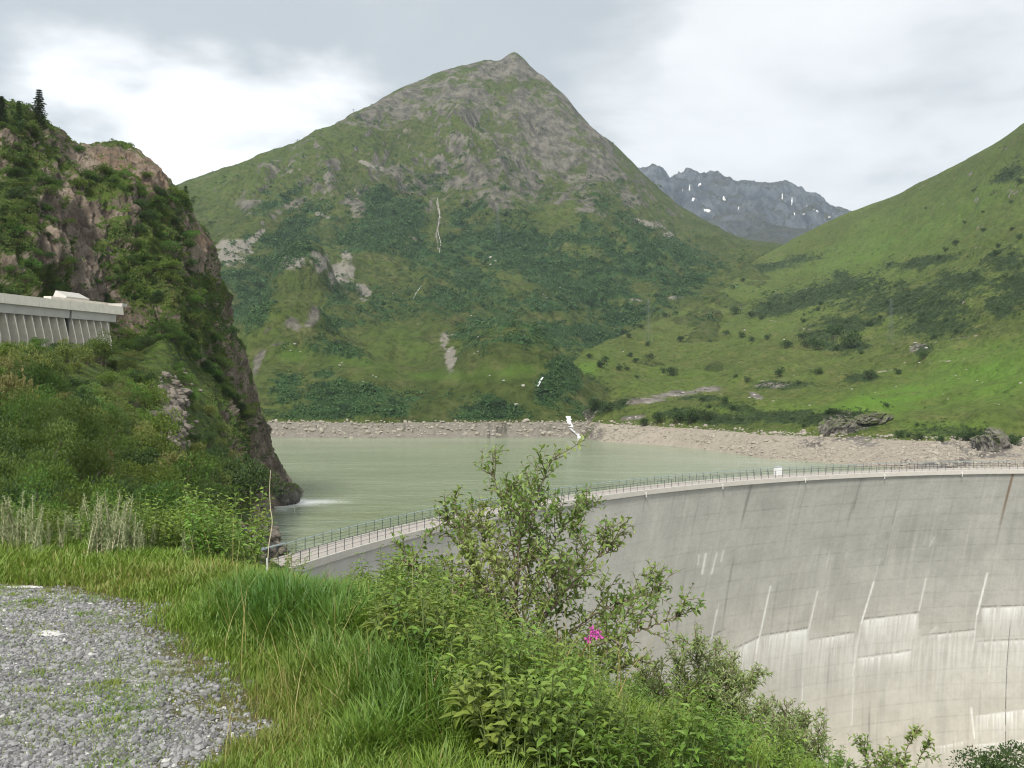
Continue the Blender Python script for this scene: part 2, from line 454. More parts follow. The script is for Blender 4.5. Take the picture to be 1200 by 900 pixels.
# rounded knolls: pixel of the top, distance, radii in metres, height
for cx, d0, rx, ry, hh, sharp in [(335,560,26,45,27,1.8),(352,770,24,50,48,1.8),(600,475,36,34,17,1.6),(645,500,24,34,9,1.4),(430,480,26,26,9,1.4),(520,455,20,20,-3,1),(470,445,20,25,4,1),(662,600,26,90,-24,1),(720,800,40,150,-22,1),
                                  (415,1200,60,90,24,1.2),(545,1330,70,80,26,1.1),(700,1250,60,90,22,1.1),(750,1150,60,100,20,1),(620,640,25,60,8,1),(405,600,30,30,-5,1)]:
    x0 = (cx-600)/F*d0
    q = ((V[..., 0]-x0)/rx)**2+((V[..., 1]-d0)/ry)**2
    V[..., 2] += hh*np.exp(-q**sharp)
shore_f = sstep(V[..., 1], 424, 520)
rid = np.interp(t, [0, 7.0, 7.9, 8, 8.3, 10], [1, 1, .16, .055, .3, 1])
# gullies and ribs running down the slope, crags, roughness
V2 = V*np.array([1, .38, .38])
n1 = fbm(V2/150, 5, .52, ridged=True)
n2 = fbm(V/55+9, 5, .58)
n3 = fbm(V/np.array([16, 22, 16]), 4, .6, ridged=True)
upper = sstep(y, 290, 170)
V[..., 2] += rid*shore_f*((n1-.3)*(30+30*upper)+n2*(11+10*upper)+fbm(V/22+5, 3)*3.0)
V[..., 2] += rid*shore_f*n3*(1.2+6.0*upper*sstep(fbm(V/120+4, 3), -.25, .25))
ring = sstep(V[..., 2], RING+1.5, RING-1)
V[..., 2] += ring*(fbm(V/9, 5, .62, ridged=True)*1.6-.2)*sstep(t, .8, 1.2)
V[..., 2] += ring*sstep(t, .8, 1.2)*np.maximum(blob(x, y, 588, 500, 42, 30), blob(x, y, 455, 500, 12, 30))*fbm(V/np.array([4, 30, 30]), 3, ridged=True)*2.2
# bathtub bank steeper along the foot
x, y = px(V); up = up_slope(V)
nm = fbm(V/26, 5, .62); nb = fbm(V/95+3, 4, .55)
rock = sstep(.70-up, .02, .25)*.7*sstep(y, 330, 250)
rock += (.52+.40*nb+.35*nm)*sstep(y, 168, 120)*sstep(x, 400, 450)
rock = np.maximum(rock, .95*blob(x, y, 640, 160, 80, 52, 50)+.35*nb*blob(x, y, 640, 165, 90, 70, 52))
rock = np.maximum(rock, 1.0*blob(x, y, 606, 78, 20, 11, 20))
for b in [(345,383,12,7,0),(366,378,14,6,-25),(312,388,5,12,0),(303,425,6,24,20),(324,404,14,4,0),(560,205,24,15,0),(535,212,10,10,0),(660,190,30,30,0),(690,235,18,22,0),(700,200,20,30,60),(735,230,10,24,-30),(390,190,10,5,0),(430,240,30,20,0),(495,218,30,14,10),(462,205,25,12,0),(625,300,6,6,0),(578,300,10,7,0),
          (340,378,14,11,0),(368,372,14,12,-20),(317,385,5,12,0),(302,425,6,26,20),(330,402,9,3,0),(485,285,6,14,0),(640,350,6,3,0),(580,232,30,16,0),(620,215,28,30,0),(445,265,14,26,0),(500,245,10,4,0),(345,240,26,8,-15),(290,240,22,10,0)]:
    rock = np.maximum(rock, .8*blob(x, y, *b))
rock = rock+.26*sstep(n1, .42, .72)*sstep(y, 330, 210)*sstep(nb, -.3, .2)+.30*sstep(n3, .25, .6)*sstep(y, 300, 190)*sstep(nb+.5*nm, -.15, .25)
rock = rock+.7*nm*sstep(rock, .05, .25)-.06
scree = np.zeros_like(rock)
for b in [(272,298,20,22,-40),(300,278,26,4,-42),(345,310,26,8,-10),(378,308,8,14,25),(408,312,10,24,-18),(400,322,16,20,-10),(425,340,10,14,-35),(370,300,8,5,0),(440,196,22,3,18),(428,190,12,2.5,10),(530,157,24,4,-8),(546,163,10,9,0),(376,252,12,3,20),
          (470,140,60,12,-22),(520,120,60,14,-12),(560,100,40,10,0),(690,300,3,2,0),(760,262,24,5,12),(785,275,14,4,0),(528,420,8,20,5),(522,400,8,12,0),(790,350,12,3,0),(745,352,10,2,0)]:
    scree = np.maximum(scree, blob(x, y, *b))
scree = scree*np.where((y < 170) & (x > 400), .62, 1.1)+.75*nm+.45*fbm(V/8, 3)+.2*nb-.16
scree = np.maximum(scree, .9*(segd(x, y, [(512,236),(516,255),(511,275),(514,292)]) < .9))
scrub = np.zeros_like(rock)
for b in [(600,315,170,78,12),(735,290,95,42,34),(440,275,62,32,0),(345,268,52,22,-32),(335,300,62,24,-35),(300,350,40,46,0),(460,368,62,28,10),(570,390,85,30,5),(660,385,70,24,-5),(390,410,80,14,6),(395,455,55,26,0),(335,452,28,28,0),
          (470,470,62,20,0),(595,480,70,18,8),(640,470,30,18,0),(652,440,30,26,0),(700,400,70,22,-10),(480,255,40,26,0),(400,345,24,22,0),(520,355,60,30,0),(800,300,60,16,30),(440,238,20,18,0),(330,235,40,10,-30),(690,345,90,36,10),(270,330,40,30,0),
          (740,370,70,16,-18),(800,335,60,18,-28),(420,480,120,12,0),(560,492,60,8,0),(390,380,40,14,0)]:
    scrub = np.maximum(scrub, blob(x, y, *b))
bare = np.zeros_like(rock)
for b in [(470,405,42,36,15),(520,435,60,10,0),(600,437,40,9,-5),(345,425,22,14,0),(400,430,40,8,10),(605,462,30,10,25),(650,415,14,4,-30),(555,305,16,6,20),(600,330,30,10,20),(720,275,30,10,40),(655,250,14,26,30),(510,260,9,26,0),(650,375,26,5,8),
          (750,337,14,8,10),(340,345,22,10,-30),(265,345,12,14,-40),(445,310,14,10,0),(350,355,18,12,-20),(530,378,12,6,-30),(430,440,30,10,0),(345,350,24,14,-30),(350,378,26,12,0),(310,410,10,26,15)]:
    bare = np.maximum(bare, blob(x, y, *b))
nq = fbm(V*np.array([.6, 1, 1])/13+7, 4, .6)
scrub = scrub*1.12+.30*(.3-n1)*sstep(scrub, .1, .4)-bare*1.0+.55*nm+.45*nb+1.15*nq-.20
scrub *= sstep(V[..., 2], RING+.3, RING+1.6)
meadow = np.maximum.reduce([blob(x, y, 600, 436, 42, 8, -4), blob(x, y, 345, 415, 16, 9), blob(x, y, 470, 410, 34, 30)*.6, blob(x, y, 520, 440, 60, 7)*.6, blob(x, y, 412, 425, 40, 8)*.5, blob(x, y, 300, 200, 90, 22, -18)*.25])
scree = np.where(V[..., 2] < RING+.6*nm, 1.0, scree)
rock = np.where(V[..., 2] < RING+.6*nm, sstep(fbm(V/np.array([10, 20, 20]), 4), .12, .4)*.8+.8*blob(x, y, 588, 500, 40, 30)*sstep(fbm(V/np.array([5, 40, 40]), 3), -.1, .2), rock)
rock = np.clip(rock, 0, 1)*(1-.75*np.clip(scrub*1.3, 0, 1))
MS_scrub = np.clip(scrub, 0, 1)
V[..., 2] += MS_scrub*(.9+1.4*np.abs(fbm(V/7, 3)))*shore_f
MS.build('mountain', M['mountain'], {'mask': np.stack([rock, MS_scrub, np.clip(scree, 0, 1), np.clip(meadow*(.55+1.5*nm+.8*nq), 0, .7)], -1)})
tag(MS.obj, kind='structure')

# ------------------------------------------------------------------ the grassy hillside on the right
hr = [(560,470,455),(620,452,500),(655,438,560),(680,421,620),(700,407,680),(730,396,740),(760,384,830),(800,364,940),(820,352,1000),(840,340,1060),(860,325,1130),(880,309,1200),(900,298,1240),(920,287,1260),(960,267,1260),(1000,249,1230),(1025,240,1200),(1050,231,1160),
      (1075,219,1120),(1100,207,1080),(1125,194,1040),(1150,179,1000),(1175,164,970),(1200,147,940),(1300,90,880),(1400,50,840),(1550,0,800),(1750,-30,760)]
sx = [560,655,700,800,900,1000,1100,1200,1400,1750]
sd = [452,440,402,368,320,297,276,264,240,215]       # water line distance
rd = [458,450,416,384,345,325,308,296,270,245]       # top of the bare bank
ctrl = {}
for X, yr, dr in hr:
    a, b = np.interp(X, sx, sd), np.interp(X, sx, rd)
    pr = [(a-60, WATER-14), (a, WATER), (b, RING)]
    yb = YH-F*(RING-EYE)/b
    for f, g in ((.12, .07), (.33, .22), (.58, .46), (.80, .74)):
        pr.append((b+(dr-b)*g, 0)); pr[-1] = (pr[-1][0], zy(yb+(yr-yb)*f, pr[-1][0]))
    pr += [(dr, zy(yr, dr)), (dr+120, zy(yr, dr)-25), (dr+700, zy(yr, dr)-260)]
    ctrl[X] = pr
HS = Sheet(ctrl, np.arange(560, 1751, 1.15), [8, 36, 40, 70, 70, 60, 50, 8, 5])
V = HS.V; t = HS.t[:, None]; x, y = px(V)
rid = np.interp(t, [0, 6.2, 7, 7.4, 9], [1, 1, .12, .4, 1])
sf = sstep(t, 2.0, 3.0)
V[..., 2] += rid*sf*(fbm(V*np.array([1, .5, .5])/130+5, 4, .5, ridged=True)*9+fbm(V/42, 4, .55)*5.0+fbm(V/11, 4, .6)*1.2+fbm(V*np.array([.05, .05, .36]), 3, .6, ridged=True)*1.5)
# trodden terraces across the steep slope
ter = np.maximum.reduce([blob(x, y, 1080, 370, 90, 42), blob(x, y, 860, 410, 45, 22), blob(x, y, 1000, 400, 120, 40)*.5])
V[..., 2] += rid*sf*ter*1.1*(np.abs(((V[..., 2]+fbm(V/30, 3)*5)/6.5) % 1-.5)*2-.5)
for cx, d0, rx, ry, hh in [(990,345,13,10,5.5),(1030,352,14,10,3.5),(1172,312,9,9,5.0),(1120,330,20,16,3.0),(840,395,20,14,2.5),(690,470,18,40,-6)]:
    x0 = (cx-600)/F*d0
    V[..., 2] += hh*np.exp(-(((V[..., 0]-x0)/rx)**2+((V[..., 1]-d0)/ry)**2)**1.5)
bank = sstep(t, .6, 1.2)*sstep(t, 2.6, 2.0)
V[..., 2] += bank*(fbm(V/np.array([22, 22, 12]), 5, .55)*1.7+fbm(V/3.6, 4, .65, ridged=True)*.55*sstep(fbm(V/25+8, 2), -.2, .2))
x, y = px(V); up = up_slope(V)
nm = fbm(V/15, 5, .62); nb = fbm(V/60+3, 4, .55)
scrub = np.zeros_like(x)
for b in [(1060,355,85,26,3),(1100,385,55,12,0),(945,350,60,17,-8),(905,362,34,11,0),(990,335,50,12,-10),(1130,330,50,14,0),(1180,310,40,16,0),(905,313,40,7,-8),(935,305,30,6,-10),(985,325,16,10,0),(1080,308,50,8,-8),(960,395,26,9,0),(1195,340,30,20,0),
          (980,407,26,9,0),(1010,405,14,7,0),(840,490,60,8,4),(930,490,60,9,0),(985,490,40,7,0),(870,480,40,6,8),(1095,520,46,7,6),(1140,512,30,10,0),(1190,520,14,12,0),(830,468,30,4,0),(915,452,40,5,0),(1010,443,22,5,0),(720,475,30,6,-10),(700,480,22,10,0),(1185,205,22,8,-25),
          (1000,380,50,12,0),(1170,360,18,14,0),(690,455,20,16,0),(1080,410,20,7,0),(690,462,28,16,0),(665,465,20,20,0),(740,372,30,10,-25),(780,360,30,9,-28),(830,335,30,8,-30),(870,310,22,7,-35)]:
    scrub = np.maximum(scrub, blob(x, y, *b))
nq = fbm(V*np.array([.5, 1, 1.4])/8+7, 4, .6)
scrub = scrub*1.1+.65*nm+.40*nb+.75*nq-.13
scrub *= sstep(V[..., 2], RING+.2, RING+1.4)
rock = sstep(.62-up, 0, .18)*.8
for b in [(985,497,26,13,0),(1020,490,22,8,-10),(1168,510,20,12,0),(1160,522,14,10,0),(755,470,30,4,-6),(790,462,30,4,-6),(740,490,16,3,-10),(905,452,26,4,0),(830,456,20,4,0),(1075,405,12,4,0),(1110,165,30,3,-28),(885,463,10,4,20),(1070,410,8,4,0)]:
    rock = np.maximum(rock, .85*blob(x, y, *b))
rock = np.clip(rock+.55*nm*(rock > .1), 0, 1)
below = V[..., 2] < RING+.5*nm+.6*nb
paths = np.zeros_like(x)
for pp, pw_ in [([(876,364),(890,371),(905,376),(925,381),(945,386),(965,391),(985,394),(1005,394),(1020,396),(1035,400),(1050,404),(1066,408)], 1.0), ([(690,487),(715,476),(740,469),(765,464),(790,461),(815,455),(840,452)], 1.1),
             ([(840,452),(880,448),(920,444),(960,443),(990,441),(1020,438),(1060,431),(1100,424),(1140,419),(1200,416),(1260,414)], .8), ([(1066,408),(1090,402),(1120,398),(1150,392),(1200,386),(1240,382)], .8), ([(834,450),(838,457),(846,463)], 1.2), ([(1060,425),(1110,440),(1150,450)], .5),
             ([(1075,222),(1110,207)], .5), ([(740,520),(760,528),(830,505)], .5)]:
    paths = np.maximum(paths, .52*sstep(segd(x, y, pp), pw_+.7, pw_*.4)*(.75+.6*nm))
scree = np.where(below, 1.0, paths)
wet = blob(x, y, 1125, 548, 9, 26, 35)
rock = np.where(below, np.clip(sstep(nb+.4*nm, .05, .35)*.75+.8*blob(x, y, 955, 520, 60, 8, 22)*sstep(nm, -.2, .2)+.9*blob(x, y, 1165, 530, 28, 16, -25)*sstep(nm, -.2, .15)+wet*.6, 0, 1), rock)
meadow = np.maximum.reduce([blob(x, y, 1170, 440, 110, 32, -6), blob(x, y, 1060, 465, 110, 18, -12), blob(x, y, 690, 432, 26, 14, -30)*.8, blob(x, y, 1060, 280, 180, 40, -25)*.45, blob(x, y, 930, 480, 80, 12)*.5, blob(x, y, 1120, 500, 60, 8)*.5, blob(x, y, 800, 440, 60, 14)*.25])
HS_scrub = np.clip(scrub, 0, 1)*(scree < .5)
V[..., 2] += HS_scrub*(.5+1.1*np.abs(fbm(V/4, 3)))*sf
HS.build('hillside', M['hillside'], {'mask': np.stack([rock, HS_scrub, scree, np.clip(meadow*(.65+.7*nb+.9*nm), 0, .8)], -1)})
tag(HS.obj, kind='structure')

# ------------------------------------------------------------------ dam crest line (plan), from the bend of the crest
crest_px = np.array([(366,664.5),(400,653.5),(440,642.5),(510,624),(555,613.5),(660,593),(720,584.5),(780,577),(830,571.5),(880,567.5),(940,563),(1000,559.5),(1080,557.3),(1120,556.3),(1200,554.5)])
ZB = -16.55                              # underside of the crest beam
_d = (EYE-ZB)*F/(crest_px[:, 1]-YH); _X = (crest_px[:, 0]-600)/F*_d
_A = np.c_[2*_X, 2*_d, np.ones(len(_X))]; _s = np.linalg.lstsq(_A, _X**2+_d**2, rcond=None)[0]
CX, CY = _s[0], _s[1]; RAD = math.sqrt(_s[2]+CX*CX+CY*CY)
_th = np.arctan2(_X-CX, _d-CY); _rr = np.hypot(_X-CX, _d-CY)
_pf = np.polyfit(_th, _rr, 3)
def arch_r(th):
    return np.polyval(_pf, np.clip(th, _th.min()-.04, _th.max()+.02))
TH0, TH1 = _th.min()-.035, 1.15
_tt = np.linspace(TH0, TH1, 4000)
_ax, _ay = CX+arch_r(_tt)*np.sin(_tt), CY+arch_r(_tt)*np.cos(_tt)
_as = np.concatenate([[0], np.cumsum(np.hypot(np.diff(_ax), np.diff(_ay)))])
ARC = _as[-1]
def arch(s, off=0.0):
    """point of the crest line at arc length s, moved off metres upstream; with the upstream normal"""
    X = np.interp(s, _as, _ax); Y = np.interp(s, _as, _ay); e = .2
    tx = np.interp(s+e, _as, _ax)-np.interp(s-e, _as, _ax); ty = np.interp(s+e, _as, _ay)-np.interp(s-e, _as, _ay)
    l = np.hypot(tx, ty); nx, ny = -ty/l, tx/l
    return X+nx*off, Y+ny*off, nx, ny
def s_at_px(x):
    return np.interp(x, 600+F*_ax/_ay, _as)

# ------------------------------------------------------------------ near ground: plateau, edge, slope
EDGE = np.array([(-80,11.5),(-30,10.6),(-6,9.9),(-3,8.7),(-1.65,7.35),(-.6,6.15),(.25,5.2),(.95,4.4),(1.8,2.9),(3.0,.8),(4.5,-3),(6,-20)])
def edge_dist(X, Y):
    """metres beyond the rim of the plateau (negative inside)"""
    best = np.full(np.shape(X), 1e9); sgn = np.ones(np.shape(X))
    for (x0, y0), (x1, y1) in zip(EDGE[:-1], EDGE[1:]):
        vx, vy = x1-x0, y1-y0; t = np.clip(((X-x0)*vx+(Y-y0)*vy)/(vx*vx+vy*vy), 0, 1)
        d = np.hypot(X-x0-t*vx, Y-y0-t*vy); c = vx*(Y-y0)-vy*(X-x0)
        k = d < best; best = np.where(k, d, best); sgn = np.where(k, np.sign(c), sgn)
    return best*sgn
def ground_z(X, Y):
    X, Y = np.asarray(X, float), np.asarray(Y, float)
    e = edge_dist(X, Y); a = np.arctan2(X, np.maximum(Y, .3))
    sl = np.interp(a, [-1.2, -.35, -.12, .15, 1.2], [.22, .22, .55, .85, .9])
    z = np.where(e > 0, -sl*(np.sqrt(e*e+.25)-.5), 0)
    P = np.stack([X, Y, np.zeros_like(X)], -1)
    return z+.05*fbm(P/2.3, 3)+.012*fbm(P/.35, 3)
GX_Y = [-30, -5, 3, 4.36, 5.56, 6.44, 7.5, 8.0, 8.2, 8.4, 9.2, 12]; GX_X = [-1, -1.1, -1.2, -1.45, -1.85, -2.2, -2.95, -3.7, -5.2, -10, -60, -90]
def gravel_in(X, Y):
    """metres inside the gravel (negative on the grass)"""
    P = np.stack([X, Y, np.zeros_like(X)], -1)
    d = np.minimum(np.interp(Y, GX_Y, GX_X)-X, (8.25-Y)*1.6)
    return d+.60*fbm(P/.5+2, 5, .6)+.35*fbm(P/1.5, 3)

def axis(lo, a, b, hi, fine):
    mid = np.arange(a, b, fine)
    l = a-np.cumsum(fine*1.25**np.arange(1, 40)); r = b+np.cumsum(fine*1.25**np.arange(0, 40))
    return np.concatenate([l[l > lo][::-1], mid, r[r < hi]])
gx = axis(-60, -6.2, 3.2, 60, .035); gy = axis(-60, 3.6, 11.5, 30, .035)
GX, GY = np.meshgrid(gx, gy)
GZ = ground_z(GX, GY)
gi = gravel_in(GX, GY); ed = edge_dist(GX, GY)
GZ += np.where(gi > 0, .006*fbm(np.stack([GX, GY, GX*0], -1)/.06, 3), .012*fbm(np.stack([GX, GY, GX*0], -1)/.12, 3))
i = np.arange(GX.size).reshape(GX.shape)
q = np.stack([i[:-1, :-1], i[:-1, 1:], i[1:, 1:], i[1:, :-1]], -1).reshape(-1, 4)
q = q[ed.ravel()[q[:, 0]] < 4.5]
m, nt = new_mat('ground_earth'); p = nt.pos(); r, g, b, a = nt.attr('mask')
st = nt.voro(p, 38, out='Color'); sv = nt.node('ShaderNodeSeparateColor'); nt.l.new(st, sv.inputs[0])
cell = nt.voro(p, 38)
grv = nt.mix(nt.ramp(sv.outputs[0], .15, .95), (.15, .15, .15), (.40, .40, .40))
grv = nt.mix(nt.ramp(sv.outputs[1], .9, .98), grv, (.62, .62, .61))
grv = nt.mix(nt.ramp(nt.noise(p, 160, 3), .55, .75), grv, (.16, .15, .14))
grv = nt.mix(nt.math('MULTIPLY', nt.ramp(nt.noise(p, 1.1, 4, .6), .52, .72), .55), grv, (.30, .285, .24))
soil = nt.mix(nt.noise(p, 6, 5, .7), (.05, .055, .02), (.12, .105, .05))
col = nt.mix(r, soil, grv)
hh = nt.math('MULTIPLY', nt.math('SUBTRACT', 1.0, cell), nt.math('ADD', .4, nt.math('MULTIPLY', sv.outputs[2], .6)))
finish(nt, col, .92, normal=nt.bump(hh, .02, .9), spec=.2)
M['ground'] = m
go = mesh_np('ground', np.stack([GX, GY, GZ], -1).reshape(-1, 3), q, m, smooth=True, cols={'mask': np.stack([sstep(gi, -.12, .10)]*4, -1).reshape(-1, 4)})
tag(go, kind='structure')

# ------------------------------------------------------------------ the rock spur and bushy bank on the left
c = {}
def col(x, *lv):
    """levels: (distance, height) or (distance, 'row') pairs given as (d, y, 1)"""
    c[x] = [(l[0], zy(l[1], l[0])) if len(l) == 3 else l for l in lv]
col(-420, (8.5,-1.0), (25,-1.6), (60,-.4), (98,4.2), (114,4.6), (128,27), (150,46), (175,52), (300,12))
col(-150, (9.5,-1.0), (25,-1.6), (60,-.4), (103,4.2), (118,4.6), (134,26), (158,118,1), (180,46), (300,8))
col(0,    (10,-1.0), (25,-1.7), (60,-.6), (108,4.2), (126,4.6), (143,235,1), (166,121,1), (188,43), (300,5))
col(45,   (10,-1.0), (25,-1.8), (60,-.9), (115,4.2), (134,4.6), (150,240,1), (170,140,1), (190,40), (300,2))
col(62,   (10,-1.0), (25,-1.8), (60,-1.1), (119,4.2), (138,4.6), (152,250,1), (172,152,1), (192,38), (300,2))
col(92,   (10,-1.0), (25,-1.9), (62,-1.6), (126,4.2), (143,4.6), (157,262,1), (178,168,1), (198,36), (300,0))
col(150,  (10,-1.0), (25,-2.2), (65,-3.0), (138,3.4), (154,4.6), (166,285,1), (184,170,1), (205,34), (300,-4))
col(190,  (10,-1.1), (26,-2.6), (70,-5.0), (132,438,1), (152,398,1), (170,305,1), (188,207,1), (206,28), (300,-8))
col(217,  (10,-1.2), (27,-3.2), (76,-7.2), (135,470,1), (160,418,1), (178,335,1), (192,243,1), (208,20), (300,-15))
col(245,  (10,-1.4), (28,-4.2), (84,-10.2), (138,510,1), (168,445,1), (188,368,1), (200,286,1), (212,12), (300,-25))
col(256,  (9.8,-1.6), (28,-4.8), (87,-11.4), (140,530,1), (170,465,1), (192,395,1), (203,330,1), (214,6), (300,-28))
col(266,  (9.6,-1.7), (29,-5.4), (90,-12.5), (142,550,1), (174,485,1), (196,425,1), (206,375,1), (217,0), (300,-30))
col(285,  (9.2,-1.8), (30,-6.5), (94,-14.2), (146,585,1), (182,525,1), (203,470,1), (211,421,1), (221,-6), (300,-34))
col(300,  (8.8,-1.9), (30,-7.2), (96,-15.2), (150,608,1), (192,566,1), (209,522,1), (215,482,1), (224,-12), (300,-36))
col(316,  (8.4,-1.9), (30,-8), (98,-15.9), (126,-22), (185,-28), (212,568,1), (219,524,1), (227,-16), (300,-38))
col(335,  (8.0,-1.9), (30,-9), (98,-17.0), (122,-27), (190,-30), (217,580,1), (223,562,1), (230,-22), (300,-38))
col(352,  (7.6,-1.9), (30,-10), (96,-21.0), (115,-32), (190,-34), (219,-28), (224,586,1), (232,-29), (300,-40))
col(385,  (7.2,-2.0), (30,-13), (90,-30.0), (115,-38), (190,-40), (219,-40), (226,-40), (234,-41), (300,-45))
xs = np.concatenate([np.arange(-420, -40, 3.0), np.arange(-40, 240, .8), np.arange(240, 386, .5)])
CS = Sheet(c, xs, [50, 50, 110, 40, 120, 150, 12, 8])
V = CS.V; t = CS.t[:, None]
N = np.cross(np.gradient(V, axis=1), np.gradient(V, axis=0)); N = unit(N)
cl = sstep(t, 3.9, 4.4)*np.interp(t, [0, 6, 6.5, 7, 8], [1, 1, .8, .6, .6])      # the cliff proper
nose = sstep(CS.xs[None, :], 225, 275)*sstep(t, 2.6, 3.4)
ck = np.maximum(cl, nose*np.interp(t, [0, 6, 6.5, 7, 8], [1, 1, .8, .6, .6]))
edgef = np.interp(t, [0, 5.2, 6, 6.6, 8], [1, 1, .45, .8, 1])*np.interp(CS.xs[None, :], [-420, 225, 250, 320, 340, 385], [1, 1, 1.0, .95, .6, .4])
Q = V@np.array([[.94, .10, -.33], [-.05, .99, .12], [.33, -.10, .94]])           # tilted bedding
b1 = fbm(Q/np.array([17, 17, 30])+3, 4, .5, ridged=True); b2 = fbm(Q/np.array([7, 7, 11]), 5, .58, ridged=True); b3 = fbm(Q/np.array([1.7, 2.2, 4.2]), 4, .62, ridged=True)
dsp = ck*edgef*((b1-.42)*5.8+(b2-.42)*3.6+(b3-.3)*(1.25+1.1*nose))
bankf = (1-ck)*sstep(t, 1.0, 2.0)
dsp += bankf*(fbm(V/9, 4)*.9+fbm(V/2.5, 3)*.3)
V += N*dsp[..., None]*np.array([.75, .8, .65])*np.clip(ck, 0, 1)[..., None]
V[..., 2] += dsp*(1-np.clip(ck, 0, 1))*.7
x, y = px(V); up = up_slope(V)
nm = fbm(V/3.2, 5, .62); nb = fbm(V/11+4, 4, .55)
rock = ck*(.56-.75*up+.65*nb+.6*nm)*1.2
for b_ in [(65,260,40,75,15),(100,300,14,60,0),(130,190,50,22,20),(175,200,22,14,35),(232,275,10,20,0),(120,345,30,12,0),(210,465,12,26,-25),(215,520,8,16,-30),(235,300,8,26,0),(275,470,8,26,0),(330,570,20,20,0),(305,630,18,14,0),(160,250,8,26,0),(235,420,10,14,0)]:
    rock = rock+.62*blob(x, y, *b_)*(.7+.9*nm)
for b_ in [(25,250,24,70,0),(170,300,26,50,20),(130,215,24,14,0),(175,260,16,22,0),(110,130,10,10,0),(60,330,14,14,0),(200,340,26,20,0),(165,340,30,10,0),(210,230,14,12,30),(225,390,20,20,0)]:
    rock = rock-.6*blob(x, y, *b_)*(.8+.7*nb)
scree = np.maximum.reduce([blob(x, y, 205, 470, 9, 20, -28), blob(x, y, 212, 525, 7, 18, -25), blob(x, y, 200, 455, 16, 6, 10)])*1.1+.4*nm-.05
scree *= (t < 5)
rock = np.clip(np.where((x > 296) & (t > 2.4), rock+.5, rock), 0, 1)
rock = np.where(V[..., 2] < -20.5+nm, np.maximum(rock, .9), rock)
red = sstep(nb+blob(x, y, 165, 195, 50, 26)*.8+blob(x, y, 235, 280, 12, 30)*.5, .15, .6)
CS_rock = rock
m, nt = new_mat('cliff_rock'); p = nt.pos(); r, g, b, a = nt.attr('mask')
tp = nt.mapping(p, (1, 1, .5), (.35, .1, 0))
rk = nt.mix(nt.ramp(nt.noise(tp, .35, 7, .66), .34, .66), (.088, .070, .055), (.27, .222, .175))
rk = nt.mix(nt.math('MULTIPLY', g, nt.ramp(nt.noise(p, .5, 5), .35, .65)), rk, (.21, .15, .105))
rk = nt.mix(nt.ramp(nt.noise(tp, 1.3, 6, .75), .56, .70), rk, (.032, .028, .026))
crk = nt.voro(nt.vmath('ADD', tp, nt.vmath('SCALE', nt.noise(p, .8, 4, .6, 0, 1), scale=1.2)), .55, 'DISTANCE_TO_EDGE')
rk = nt.mix(nt.math('MULTIPLY', nt.ramp(crk, .035, .0), nt.ramp(nt.noise(p, .4, 3), .5, .65)), rk, (.03, .027, .025))
rk = nt.mix(nt.ramp(nt.noise(p, 1.2, 5, .7), .62, .72), rk, (.34, .31, .27))
gr = nt.mix(nt.ramp(nt.noise(p, .22, 5, .65), .38, .64), (.034, .056, .014), (.075, .115, .022))
gr = nt.mix(nt.ramp(nt.noise(p, 1.4, 5, .7), .5, .72), gr, (.125, .115, .045))
cl_ = nt.mix(nt.ramp(r, .30, .58), gr, rk)
sc_ = nt.mix(nt.voro(p, 1.4, out='Color'), (.13, .11, .09), (.34, .30, .25))
sc_ = nt.mix(nt.ramp(nt.voro(p, 1.4), .2, .5), sc_, (.14, .12, .10))
cl_ = nt.mix(nt.ramp(b, .35, .6), cl_, sc_)
h = nt.math('ADD', nt.noise(tp, 1.6, 8, .7), nt.math('MULTIPLY', nt.noise(tp, .5, 4), 1.2))
finish(nt, cl_, .93, normal=nt.bump(h, .7, 1.0), spec=.15)
M['cliff'] = m
CS.build('cliff', m, {'mask': np.stack([rock, np.clip(red, 0, 1), np.clip(scree, 0, 1), np.zeros_like(rock)], -1)})
tag(CS.obj, kind='structure')

# the steep slope below the plateau down to the foot of the dam
ctrl = {}
for X in (330, 420, 600, 800, 1000, 1300, 1700, 2300):
    k = np.interp(X, [330, 420, 700, 2300], [.35, .7, 1, 1])
    ctrl[X] = [(6.2 if X < 1000 else 4, -2.6), (20, -2.6-13*k), (55, -6-42*k), (110, -14-68*k), (160, -20-74*k), (215, -24-76*k)]
VS = Sheet(ctrl, np.arange(330, 2301, 12), [14, 20, 20, 14, 10])
VS.V[..., 2] += fbm(VS.V/8, 4)*np.interp(VS.V[..., 1], [4, 20, 200], [.15, .9, 2.5])
VS.build('valley', M['hillside'], {'mask': np.zeros(VS.V.shape[:2]+(4,))}); tag(VS.obj, kind='structure')

# ------------------------------------------------------------------ the reservoir
lx = np.concatenate([np.arange(200, 320, 6), np.arange(320, 470, 1.0), np.arange(470, 1700, 6)])
rows = np.concatenate([np.linspace(0, 1, 30), ])
dn = []
for X in lx:
    s = s_at_px(X) if X > 345 else 0
    dd = np.interp(X, 600+F*_ax/_ay, _ay)+(9.0 if X > 420 else 4.5) if X > 345 else 112
    dn.append(dd)
dn = np.array(dn)
yn = YH+F*(EYE-WATER)/dn; yf = YH+F*(EYE-WATER)/470.0
tt = np.concatenate([np.linspace(0, 1, 220)])[:, None]
Y = yn[None]*(1-tt)+yf*tt; D = F*(EYE-WATER)/(Y-YH)
LV = np.stack([(lx[None]-600)/F*D, D, np.full_like(D, WATER)], -1)
x, y = px(LV)
foam = blob(x, y, 343, 589, 26, 3.6, 0)+.8*blob(x, y, 335, 590, 14, 4)+.45*blob(x, y, 375, 588, 30, 2.5)+.3*blob(x, y, 330, 597, 12, 3)
foam = np.clip(foam*(1.0+.9*fbm(LV/np.array([6, 2.2, 1]), 4)), 0, 1)
